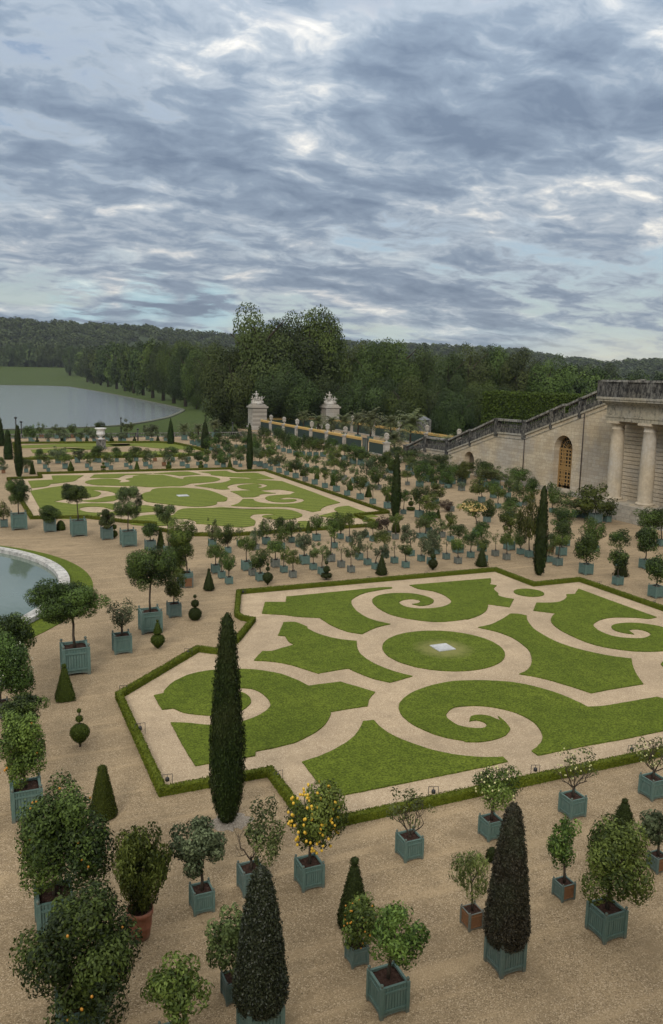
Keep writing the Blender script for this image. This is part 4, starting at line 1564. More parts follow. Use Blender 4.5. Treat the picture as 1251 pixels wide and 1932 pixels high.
# portico
Y0P, Y1P = 58.0, 79.3
mb = MB()
mb.box(68.4, XW, Y0P, 78.0, -0.3, 1.35)
mb.box(68.15, 68.4, Y0P, 78.25, -0.3, 0.45)
mb.box(68.4, XW, 78.0, 78.25, -0.3, 0.45)
mb.box(68.95, XW, Y0P, 77.6, 1.35, 1.75)
mb.build('portico_plinth', MT['plinth'], bld)
XR = 72.7
mb = MB()
z = 1.75
while z < 11.4:
    z2 = min(z + 0.48, 11.45)
    mb.box(XR, XW + 0.6, Y0P, 77.9, z, z2 - 0.07)
    mb.box(XR + 0.14, XW + 0.6, Y0P, 77.85, z2 - 0.07, z2)
    z = z2
mb.build('recess_wall', MT['rust'], bld)
CYS = [76.65, 71.55, 66.45, 61.35]
for i, y in enumerate(CYS):
    mb = MB()
    mb.lathe([(0.90, 0.25), (0.85, 0.45), (0.86, 2.8), (0.84, 4.2), (0.80, 6.0), (0.745, 7.6), (0.70, 8.5), (0.75, 8.55), (0.75, 8.68), (0.70, 8.70), (0.70, 9.0), (0.88, 9.22), (0.92, 9.3)], 24, (XP, y, 1.75))
    cl = mb.build('column', MT['col'], bld)
    mb = MB()
    mb.lathe([(1.0, 0.18), (1.08, 0.26), (1.08, 0.36), (1.0, 0.46), (0.9, 0.5)], 24, (XP, y, 1.75))
    mb.box(XP - 1.12, XP + 1.12, y - 1.12, y + 1.12, 1.752, 1.94)
    mb.build('column_base', MT['col'], cl)
    mb = MB()
    mb.box(XP - 1.0, XP + 1.0, y - 1.0, y + 1.0, 11.02, 11.3)
    mb.build('capital', MT['col'], cl)
YE = 78.45
mb = MB()
mb.box(XP - 0.95, XW - 0.003, Y0P, YE - 0.55, 11.3, 11.75)
mb.box(XP - 1.02, XW - 0.003, Y0P, YE - 0.48, 11.75, 11.95)
mb.box(XP - 0.9, XW - 0.003, Y0P, YE - 0.6, 11.95, 13.15)
mb.box(XP - 1.05, XW - 0.003, Y0P, YE - 0.45, 13.15, 13.35)
mb.build('entablature', MT['ent'], bld)
mb = MB()
mb.box(XP - 1.35, XW + 1.5, Y0P, YE - 0.2, 13.35, 13.6)
mb.box(XP - 1.75, XW + 1.5, Y0P, YE + 0.15, 13.6, 13.85)
mb.box(XP - 1.85, XW + 1.5, Y0P, YE + 0.25, 13.85, 14.1)
mb.build('cornice', MT['ent'], bld)
mb = MB()
mb.box(XP - 1.45, XP - 0.75, Y0P, YE - 0.2, 14.1, 14.75)
mb.box(XP - 1.38, XP - 0.82, Y0P, YE - 0.3, 14.75, 15.85)
for y in (YE - 0.75, 74.6, 70.6, 66, 62):
    mb.box(XP - 1.52, XP - 0.7, y - 0.55, y + 0.55, 14.1, 15.9)
mb.build('terrace_parapet', MT['par'], bld)
mb = MB()
mb.box(XP - 1.55, XP - 0.65, Y0P, YE - 0.1, 15.852, 16.1)
mb.build('cap_rail', MT['par2'], bld)
mb = MB()
mb.prism_x([(YE - 0.2, 14.1), (YE - 0.2, 16.05), (79.2, 16.05), (79.2, 14.1)], XP - 1.4, XP - 0.8)
mb.box(XP - 1.4, XW - 0.2, YE - 0.5, YE - 0.2, 14.1, 16.0)
mb.build('parapet_return', MT['par'], bld)
# body of the building round the garden: right wing and the terrace under the camera
mb = MB()
mb.box(XW + 0.61, 130, -60, 76.4, -0.3, 14.0)
mb.box(-160, XW + 0.6, -60, 0.45, -0.3, 14.2)
mb.box(XW + 0.003, XW + 0.6, 0.45, Y0P - 0.003, -0.3, 14.2)
mb.build('terrace_body', MT['wall'], bld)

# ------------------------------------------------------------------ balustrade at the end of the garden
MT['balus'] = stone_mat('garden_balustrade_stone', (0.24, 0.23, 0.20), (0.17, 0.17, 0.15), bricks=False, soot=0.35)
MT['iron'] = Mat('dark_iron', 0.5, 0.4).color((0.02, 0.022, 0.022)).m
bal = thing('garden_balustrade', 'long low stone balustrade closing the far end of the garden before the lake', 'balustrade', (0, 205.5, 0))
a = MB()
a.box(-120, 75, -0.25, 0.25, 0.0, 0.22)
b = MB()
b.box(-120, 75, -0.22, 0.22, 0.86, 1.05)
c = MB()
x = -10.0
while x < 74:
    c.lathe([(0.10, 0.22), (0.06, 0.3), (0.12, 0.45), (0.05, 0.7), (0.09, 0.862)], 5, (x, 0, 0))
    x += 0.55
a.build('base_course', MT['balus'], bal)
b.build('cap_rail', MT['balus'], bal)
c.build('baluster_row', MT['balus'], bal)
for x in range(-8, 75, 9):
    d = MB()
    d.box(x - 0.4, x + 0.4, -0.32, 0.32, 0.0, 1.12)
    d.build('pier', MT['balus'], bal)

# ------------------------------------------------------------------ gate court: railings, stone piers, statues
MT['gold'] = Mat('gilded_iron', 0.45, 0.5).color((0.58, 0.40, 0.14)).m
MT['gold'].node_tree.nodes['Principled BSDF'].inputs['Metallic'].default_value = 0.35
MT['green'] = Mat('green_backed_railing', 0.35, 0.4).color((0.032, 0.068, 0.058)).m
MT['pier'] = stone_mat('gate_pier_stone', (0.42, 0.38, 0.32), (0.34, 0.31, 0.26), bw=1.3, bh=0.6, streak=0.35)
MT['statue'] = stone_mat('statue_stone', (0.46, 0.42, 0.36), (0.36, 0.33, 0.28), bricks=False, soot=0.15, sootc=(0.10, 0.10, 0.09))


def stone_urn(mb, c, s):
    mb.lathe([(0.28 * s, 0), (0.28 * s, 0.08 * s), (0.12 * s, 0.18 * s), (0.12 * s, 0.3 * s), (0.34 * s, 0.5 * s), (0.42 * s, 0.8 * s), (0.36 * s, 1.0 * s), (0.48 * s, 1.08 * s), (0.46 * s, 1.16 * s)], 10, c)
    rng = random.Random(int(c[1] * 10))
    for i in range(14):                              # carved fruit and flowers heaped in the vase
        an = rng.random() * 6.28
        r_ = rng.random() * 0.34 * s
        mb.ball((c[0] + r_ * math.cos(an), c[1] + r_ * math.sin(an), c[2] + (1.2 + 0.3 * rng.random() * (1 - r_)) * s), 0.13 * s, 6, 1, 4)


def gate_pier(x, y, label, hgt=2.95, grp='vase-topped stone piers along the gilded railing', urn=True):
    t = thing('stone_pier', label, 'pier', (x, y, 0), 0, grp)
    mb = MB()
    mb.box(-0.62, 0.62, -0.62, 0.62, 0, 0.5)
    mb.box(-0.5, 0.5, -0.5, 0.5, 0.5, hgt - 0.25)
    mb.build('shaft', MT['pier'], t)
    mb = MB()
    mb.box(-0.66, 0.66, -0.66, 0.66, hgt - 0.248, hgt)
    mb.build('cap', MT['pier'], t)
    if urn:
        mb = MB()
        stone_urn(mb, (0, 0, hgt + 0.002), 1.25)
        mb.build('carved_vase', MT['statue'], t)
    return t


def railing(x0, y0, x1, y1, label, grp='gilded railings of the gate court', h=2.85):
    t = thing('iron_railing', label, 'railing', ((x0 + x1) / 2, (y0 + y1) / 2, 0), math.atan2(y1 - y0, x1 - x0), grp)
    L = math.hypot(x1 - x0, y1 - y0) / 2 - 0.52
    mb = MB()
    mb.box(-L, L, -0.02, 0.02, 0.35, h - 0.42)
    mb.build('backing_sheet', MT['green'], t)
    mb = MB()
    mb.box(-L, L, -0.2, 0.2, 0, 0.34)
    mb.build('stone_kerb', MT['pier'], t)
    mb = MB()
    n = int(2 * L / 0.3)
    for i in range(n):
        q = -L + 2 * L * (i + 0.5) / n
        mb.box(q - 0.025, q + 0.025, -0.06, -0.022, 0.36, h - 0.4)
    mb.build('bars', MT['iron'], t)
    mb = MB()
    mb.box(-L, L, -0.11, 0.11, h - 0.40, h - 0.26)
    mb.box(-L, L, -0.11, 0.11, h - 0.14, h - 0.02)
    n = int(2 * L / 0.32)
    for i in range(n):
        q = -L + 2 * L * (i + 0.5) / n
        mb.lathe([(0.05, 0), (0.10, 0.10), (0.03, 0.22), (0.005, 0.34)], 5, (q, 0, h - 0.02))
        mb.box(q - 0.04, q + 0.04, -0.05, 0.05, h - 0.262, h - 0.138)
    mb.build('gilded_rail', MT['gold'], t)


XF = 76.0
PY = [216.8, 206.4, 196.8, 186.9, 177.1, 167.0]
ORD = ['first', 'second', 'third', 'fourth', 'fifth', 'sixth', 'seventh', 'eighth', 'ninth', 'tenth', 'eleventh', 'twelfth', 'thirteenth', 'fourteenth', 'fifteenth',
       'sixteenth', 'seventeenth', 'eighteenth', 'nineteenth', 'twentieth', 'twenty-first', 'twenty-second', 'twenty-third', 'twenty-fourth', 'twenty-fifth', 'twenty-sixth',
       'twenty-seventh', 'twenty-eighth', 'twenty-ninth', 'thirtieth', 'thirty-first', 'thirty-second', 'thirty-third', 'thirty-fourth', 'thirty-fifth']
for i, y in enumerate(PY):
    gate_pier(XF, y, 'stone pier with carved vase, %s from the tall statue pillar along the near gilded railing' % ORD[i])
gate_pier(XF, 147.0, 'stone pier with carved vase at the stair end of the near gilded railing')
_ys = [226.4] + PY + [147.0]
for i, (ya, yb) in enumerate(zip(_ys[:-1], _ys[1:])):
    if i < 6:
        railing(XF, ya, XF, yb, 'green-backed railing bay with gilded top, %s from the left statue pillar' % ORD[i])
    else:
        railing(XF, ya, XF, 158.2, 'short green-backed railing bay with gilded top left of the glazed gate')
        railing(XF, 155.4, XF, yb, 'long green-backed railing bay with gilded top ending at the stairs')
# glazed gate in the railing
t = thing('glazed_gate', 'glass and dark metal gate set in the gilded railing near the stairs', 'gate', (XF, 156.8, 0))
mb = MB()
for y in (-1.15, 0.0, 1.15):
    mb.box(-0.08, 0.08, y - 0.06, y + 0.06, 0, 2.9)
mb.box(-0.08, 0.08, -1.2, 1.2, 2.9, 3.05)
mb.build('gate_frame', MT['iron'], t)
MT['gateglass'] = Mat('gate_glass', 0.08, 0.6).color((0.06, 0.09, 0.085)).m
mb = MB()
mb.box(-0.02, 0.02, -1.09, -0.06, 0.05, 2.9)
mb.box(-0.02, 0.02, 0.06, 1.09, 0.05, 2.9)
mb.build('glass_pane', MT['gateglass'], t)
# the far railing of the court and the gate between the two pillars
for i, (ya, yb) in enumerate(((226.4, 212), (212, 198), (198, 184), (184, 170), (170, 156))):
    railing(98.6, ya, 98.6, yb, 'gilded railing bay behind the palms, %s from the right statue pillar' % ORD[i], 'gilded railings behind the palms', 2.9)
for i, y in enumerate((212, 198, 184, 170, 156)):
    gate_pier(98.6, y, 'stone pier with carved vase behind the palms, %s from the right statue pillar' % ORD[i], 2.95, 'stone piers behind the palms')
railing(78.6, 231.5, 96.4, 231.5, 'wide gilded gate railing between the two tall statue pillars', 'gilded railings of the gate court', 3.0)


def figure(mb, base, lean, s, seed):
    """A seated carved figure: hips, bent legs, torso, arms, head."""
    rng = random.Random(seed)
    b = Vector(base)
    hip = b + Vector((0, 0, 0.35 * s))
    ch = hip + Vector((lean[0] * 0.3 * s, lean[1] * 0.3 * s, 0.75 * s))
    nk = ch + Vector((lean[0] * 0.08 * s, lean[1] * 0.08 * s, 0.3 * s))
    mb.tube([hip - Vector((0, 0, 0.2 * s)), hip, hip.lerp(ch, 0.5), ch, nk], [0.30 * s, 0.34 * s, 0.26 * s, 0.32 * s, 0.10 * s], 8)
    mb.ball(tuple(nk + Vector((0, 0, 0.2 * s))), 0.17 * s, 8, 1.2, 6)
    for a in (-1, 1):
        side = Vector((-lean[1], lean[0], 0)) * a
        kn = hip + Vector((lean[0], lean[1], 0)) * 0.6 * s + side * 0.22 * s + Vector((0, 0, 0.12 * s))
        ft = kn + Vector((lean[0] * 0.1, lean[1] * 0.1, -0.65)) * s
        mb.tube([hip + side * 0.15 * s, kn, ft], [0.19 * s, 0.15 * s, 0.09 * s], 6)
        sh = ch + side * 0.34 * s + Vector((0, 0, 0.14 * s))
        el = sh + side * 0.25 * s + Vector((lean[0] * 0.2, lean[1] * 0.2, -0.3 + rng.random() * 0.4)) * s
        hd = el + Vector((lean[0] * 0.35, lean[1] * 0.35, rng.uniform(-0.2, 0.45))) * s
        mb.tube([sh, el, hd], [0.12 * s, 0.10 * s, 0.06 * s], 6)
    for i in range(5):                               # drapery
        q = hip + Vector((rng.uniform(-0.5, 0.5), rng.uniform(-0.5, 0.5), rng.uniform(-0.4, 0.1))) * s
        mb.ball(tuple(q), 0.26 * s, 7, 0.8, 5)


for x, y, lab, sd in ((XF, 229.0, 'tall stone gate pillar with a seated figure group, left one of the pair', 3),
                      (99.2, 229.6, 'tall stone gate pillar with a seated figure group, right one before the dark trees', 8)):
    t = thing('gate_pillar', lab, 'pillar', (x, y, 0), 0, 'pair of statue pillars at the gate')
    mb = MB()
    mb.box(-2.5, 2.5, -2.5, 2.5, 0, 1.1)
    for i in range(9):
        z0 = 1.1 + i * 0.56
        mb.box(-2.15, 2.15, -2.15, 2.15, z0, z0 + 0.52)
        mb.box(-2.10, 2.10, -2.10, 2.10, z0 + 0.52, z0 + 0.56)
    mb.build('shaft', MT['pier'], t)
    mb = MB()
    for z0, z1, w in ((6.14, 6.3, 2.3), (6.3, 6.55, 2.5), (6.55, 6.75, 2.5), (6.75, 7.1, 2.05), (7.1, 7.35, 1.8)):
        mb.box(-w, w, -w, w, z0, z1)
    mb.build('cornice', MT['pier'], t)
    mb = MB()
    mb.lathe([(1.9, 7.35), (1.75, 7.7), (1.2, 8.4), (0.5, 9.0), (0.1, 9.2)], 9, jit=0.12, seed=sd)
    figure(mb, (-0.2, -0.3, 8.6), (-0.7, -0.7), 1.4, sd)
    figure(mb, (-0.9, 0.7, 7.7), (-0.9, 0.3), 1.1, sd + 1)
    figure(mb, (0.8, -0.9, 7.7), (0.3, -0.9), 1.1, sd + 2)
    figure(mb, (0.8, 0.6, 8.0), (0.7, 0.6), 0.9, sd + 3)
    mb.build('figure_group', MT['statue'], t)

# garden vase on a pedestal
P = G(*cpx('l2', 955, 333))
t = thing('garden_vase', 'large white stone vase on a grey pedestal near the third lawn', 'vase', (P[0], P[1], 0))
mb = MB()
mb.box(-1.05, 1.05, -1.05, 1.05, 0, 0.3)
mb.box(-0.85, 0.85, -0.85, 0.85, 0.3, 1.75)
mb.box(-1.0, 1.0, -1.0, 1.0, 1.75, 1.95)
mb.build('pedestal', MT['balus'], t)
MT['marble'] = stone_mat('white_marble', (0.58, 0.56, 0.53), (0.46, 0.45, 0.43), bricks=False, streak=0.3)
mb = MB()
mb.lathe([(0.62, 1.95), (0.62, 2.05), (0.28, 2.25), (0.26, 2.5), (0.75, 2.8), (0.92, 3.1), (0.85, 3.25), (0.82, 3.9), (1.2, 4.15), (1.22, 4.3), (0.9, 4.3)], 16)
mb.build('vase_bowl', MT['marble'], t)
for u, v, top, k in ((155, 236, 30, 'tallest'), (205, 240, 70, 'shorter')):
    P = G(*cpx('l2', u, v))
    P[1] = 207.5
    q = proj((P[0], 207.5, 0))
    P[0] += (cpx('l2', u, v)[0] - q[0]) * q[2] / F_PX
    t = thing('lamp_post', 'slender dark lamp post before the lake, the %s of the two on the left' % k, 'lamp post', (P[0], P[1], -1.0), 0, 'lamp posts by the lake')
    h = z_at(P[0], P[1], cpx('l2', 0, top)[1]) + 1.0
    mb = MB()
    mb.tube([(0, 0, 0), (0, 0, h * 0.5), (0, 0, h - 0.5)], [0.22, 0.16, 0.13], 8)
    mb.build('post', MT['iron'], t)
    mb = MB()
    mb.lathe([(0.13, h - 0.5), (0.32, h - 0.42), (0.32, h - 0.15), (0.1, h)], 8)
    mb.build('lamp_head', MT['iron'], t)
for c_, u, v, top, lab in (('l2', 1145, 236, 35, 'slender dark lamp post before the lake right of the white vase'), ('l3', 102, 270, 140, 'short dark post left of the pale shrubs by the balustrade'),
                           ('l3', 995, 240, 85, 'short dark post on the grass before the tall statue pillar')):
    x_, y_ = cpx(c_, u, v)
    P = G(x_, y_)
    if u != 102:
        P = PYY(x_, y_, 208.0)
    t = thing('lamp_post', lab, 'lamp post', (P[0], P[1], -0.5), 0, 'lamp posts by the lake')
    h = z_at(P[0], P[1], cpx(c_, 0, top)[1]) + 0.5
    mb = MB()
    mb.tube([(0, 0, 0), (0, 0, h - 0.4)], [0.18, 0.12], 8)
    mb.build('post', MT['iron'], t)
    mb = MB()
    mb.lathe([(0.12, h - 0.4), (0.28, h - 0.32), (0.28, h - 0.12), (0.1, h)], 8)
    mb.build('lamp_head', MT['iron'], t)


# ------------------------------------------------------------------ potted trees close to the camera
MT['lemon'] = Mat('lemon_skin', 0.4, 0.4).color((0.60, 0.38, 0.035)).m
MT['orange'] = Mat('orange_skin', 0.4, 0.4).color((0.42, 0.19, 0.02)).m
MT['pale'] = Mat('pale_fruit', 0.5, 0.3).color((0.52, 0.50, 0.24)).m
MT['white'] = Mat('white_blossom', 0.7, 0.2).color((0.62, 0.62, 0.48)).m
NEARS = [
    # crop, record, box, label, extra
    ('n5', (423, 800, 178, 235, 380, 495, 'o', 385), 't', 'broad flat-topped dark citrus in a large teal box beside the pool', dict(dens=1.1)),
    ('n5', (686, 675, 118, 362, 185, 530, 'g'), 't', 'small pollard with a thick stem and silvery twigs in a bright teal box', dict(dens=0.35, twig=(0.45, 6, 0.55))),
    ('n5', (845, 560, 142, 45, 280, 320, 'o', 852), 't', 'tall dark wide-crowned citrus in teal box behind the ball-and-cone topiary', {}),
    ('n5', (978, 467, 88, 180, 120, 370, 'y', 985), 'u', 'slim yellow-green tree in a small faded teal box behind the tall dark citrus', dict(dens=0.7)),
    ('m5', (905, 888, 118, 215, 330, 660, 'y', 850), 'w', 'large yellow-green tree in a bare brown wooden box right of the tall dark citrus', {}),
    ('d1', (1040, 745, 95, 560, 130, 690, 'y', 985), 't', 'low tree in a tall teal box crowded between the dark citrus and the wooden box', dict(dens=0.6)),
    ('d1', (721, 515, 100, 168, 170, 350, 's'), 't', 'thin tall tree on a straight stem in a teal box before the striped lawn', dict(dens=1.2)),
    ('d1', (107, 420, 98, 130, 138, 262, 'o'), 't', 'small round citrus in a large teal box, leftmost before the striped lawn', {}),
    ('d1', (280, 432, 75, 280, 125, 368, 'o'), 'u', 'low dark bush in a faded teal box beside a clipped dome', {}),
    ('d1', (441, 457, 100, 150, 158, 265, 'o', 423), 't', 'lopsided citrus on a bent stem in a large teal box before the striped lawn', {}),
    ('d1', (600, 475, 75, 295, 122, 410, 's'), 'u', 'small drooping tree in a faded box with a two-ball topiary behind it', dict(dens=1.2)),
    ('m5', (540, 530, 120, 235, 165, 385, 'o'), 'u', 'small dark round tree in a box half hidden behind the tall dark citrus', {}),
    ('m5', (720, 580, 110, 25, 220, 245, 's', 700), 'u', 'tall thin-stemmed tree rising over a clipped cone before the striped lawn', dict(dens=1.2)),
    ('n2', (150, 460, 195, -169, 290, 225, 'y', 90), 't', 'bright yellow-green citrus in a teal box at the left edge', dict(dens=1.1, fruit=('orange', 6, 0.045, MT['orange']))),
    ('n1', (295, 1755, 205, 950, 460, 1310, 'o', 262), 't', 'dense dark round tree behind the yellow-green citrus at the left edge', dict(dens=1.2)),
    ('n1', (5, 1250, 190, 350, 520, 985, 'o', 110), 'g', 'big dark tree with small white flowers in a tall grey box at the left edge', dict(fruit=('flower', 60, 0.022, MT['white']))),
    ('n1', (70, 900, 180, 110, 430, 520, 'o', 150), 'u', 'dark tree nearest the pool rim, cut by the left edge', {}),
    ('n2', (310, 1130, 245, 228, 520, 960, 'o', 335), 't', 'huge dark citrus with scattered orange fruit in a teal box, upper one at bottom left', dict(dens=1.0, fruit=('orange', 14, 0.034, MT['orange']), smax=1.6)),
    ('n2', (450, 1800, 290, 855, 640, 1600, 'o', 455), 't', 'huge glossy citrus with orange fruit at the very bottom left', dict(dens=1.05, fruit=('orange', 12, 0.034, MT['orange']), smax=1.6)),
    ('n2', (1135, 985, 150, 440, 300, 745, 'g', 1115), 't', 'silvery shrub with pale flowers in a small teal box below the big cypress', dict(dens=1.3)),
    ('n2', (985, 1860, 200, 1230, 400, 1540, 'Y', 990), 't', 'lush open-crowned green tree at the bottom edge left of the dark cone', dict(dens=0.8)),
    ('n3', (120, 1455, 150, 920, 240, 1290, 's', 80), 'u', 'straggly grey-green tree in a box half hidden behind the left dark cone', dict(dens=1.2)),
    ('n3', (215, 860, 162, 330, 240, 690, 's', 285), 'u', 'gnarled bent tree with thin foliage in a box behind the left dark cone', dict(dens=0.55, twig=(0.30, 3, 0.8))),
    ('n3', (535, 830, 172, 200, 310, 610, 'y', 562), 't', 'lemon tree covered in yellow fruit in a teal box at the hedge corner', dict(dens=0.9, fruit=('lemon', 98, 0.046, MT['lemon']))),
    ('n3', (1084, 668, 163, 240, 250, 480, 'b', 1090), 't', 'almost leafless twiggy tree in a teal box beside the low hedge', dict(dens=0.5, twig=(0.10, 5, 0.85))),
    ('n3', (795, 1250, 132, 850, 230, 1130, 'Y', 812), 'u', 'small citrus with clusters of orange fruit in a narrow faded box', dict(dens=0.7, fruit=('orange', 24, 0.025, MT['orange']))),
    ('n3', (967, 1535, 246, 890, 320, 1215, 'Y', 1010), 't', 'glossy clumpy green tree in the largest teal box at the bottom centre', dict(dens=0.75)),
    ('n4', (310, 610, 150, 175, 265, 410, 'y', 345), 't', 'tree with pale round fruit in a teal box behind the right dark cone', dict(dens=0.55, fruit=('pale_fruit', 36, 0.035, MT['pale']))),
    ('n4', (756, 490, 165, 55, 230, 280, 'b', 765), 't', 'bare branching tree with pale buds in a teal box with moss on its soil', dict(dens=0.35, twig=(0.30, 5, 0.8), fruit=('bud', 26, 0.028, MT['pale']))),
    ('n4', (1195, 387, 168, 10, 260, 200, 'b', 1205), 't', 'bare branching tree with pale buds in a teal box cut by the right edge', dict(dens=0.4, twig=(0.30, 5, 0.8), fruit=('bud', 34, 0.028, MT['pale']))),
    ('n4', (205, 1103, 133, 640, 225, 905, 'f', 197), 'w', 'feathery willow-like tree in a small brown wooden box left of the right dark cone', dict(dens=1.5, leaf=0.16)),
    ('n4', (708, 942, 138, 470, 180, 740, 'Y', 715), 'h', 'small green tree in a teal box with one bare wooden side', dict(dens=0.7)),
    ('n4', (942, 1172, 243, 490, 400, 935, 'Y', 985), 't', 'big bright green spreading tree in a large teal box at the lower right', dict(dens=0.95)),
    ('n4', (1222, 787, 132, 420, 175, 610, 'g', 1218), 'h', 'silvery flowering tree in a partly wooden box at the right edge', dict(dens=1.2)),
    ('m4', (430, 940, 168, 465, 262, 785, 'o', 435), 't', 'dense dark tree in a teal box just past the hedge corner at the right', dict(leaf=0.17)),
    ('m4', (768, 1052, 135, 650, 215, 840, 'o', 788), 't', 'rounded tree in a small teal box with a clipped pyramid behind it', dict(leaf=0.17)),
    ('m4', (1060, 875, 150, 415, 250, 695, 'o', 1085), 't', 'dense rounded tree in a teal box, second from the right edge beside the near hedge', dict(leaf=0.17)),
    ('m4', (1178, 1190, 195, 715, 240, 1000, 'o', 1190), 't', 'rounded tree in a teal box at the right edge just above the near hedge', dict(leaf=0.16)),
]
for c_, rec, bx, lab, ex in NEARS:
    potted(c_, rec, bx, lab, near=True, **ex)

# the tree in a terracotta pot
P = G(*cpx('n2', 790, 1095))
t = thing('potted_shrub', 'tall wispy olive-green shrub in a terracotta pot at the lower left', 'potted shrub', (P[0], P[1], 0), 0, GROUP_POT)
k_ = proj(P)[2] / F_PX / 2.979
mb = MB()
mb.lathe([(48 * k_, 0), (52 * k_, 0.03), (60 * k_, 0.35), (63 * k_, 0.37), (63 * k_, 0.41), (68 * k_, 0.75), (74 * k_, 0.78), (74 * k_, 0.90), (66 * k_, 0.90), (64 * k_, 0.84), (4 * k_, 0.83)], 24)
mb.build('clay_pot', MT['terracotta'], t)
mb = MB()
mb.lathe([(63 * k_, 0.82), (30 * k_, 0.86), (1 * k_, 0.87)], 14, jit=0.02)
mb.build('soil', MT['soil'], t)
ox, oy, zc, rx, rz = crown_fit(P[0], P[1], cpx('n2', 785, 0)[0], cpx('n2', 0, 480)[1], cpx('n2', 0, 990)[1], 330 / 2.979)
link('stem', trunk_mesh(77, zc - 0.85, 0.06, ox, oy, rx, rz, 8), t, (0, 0, 0.85))
V, F, T = crown(771, 15000, 0.095 / rx, 0.04 / rx, lumps=64, lump_r=(0.18, 0.34), shell=(0.3, 0.85), sparse=0.3)
V[:, :2] *= (0.86 + 0.24 * np.clip(V[:, 2:3] + 0.4, -1, 1))
link('crown', np_mesh('crown', V * np.array([rx, rx, rz]), F, LM['y'], T), t, (ox, oy, zc))

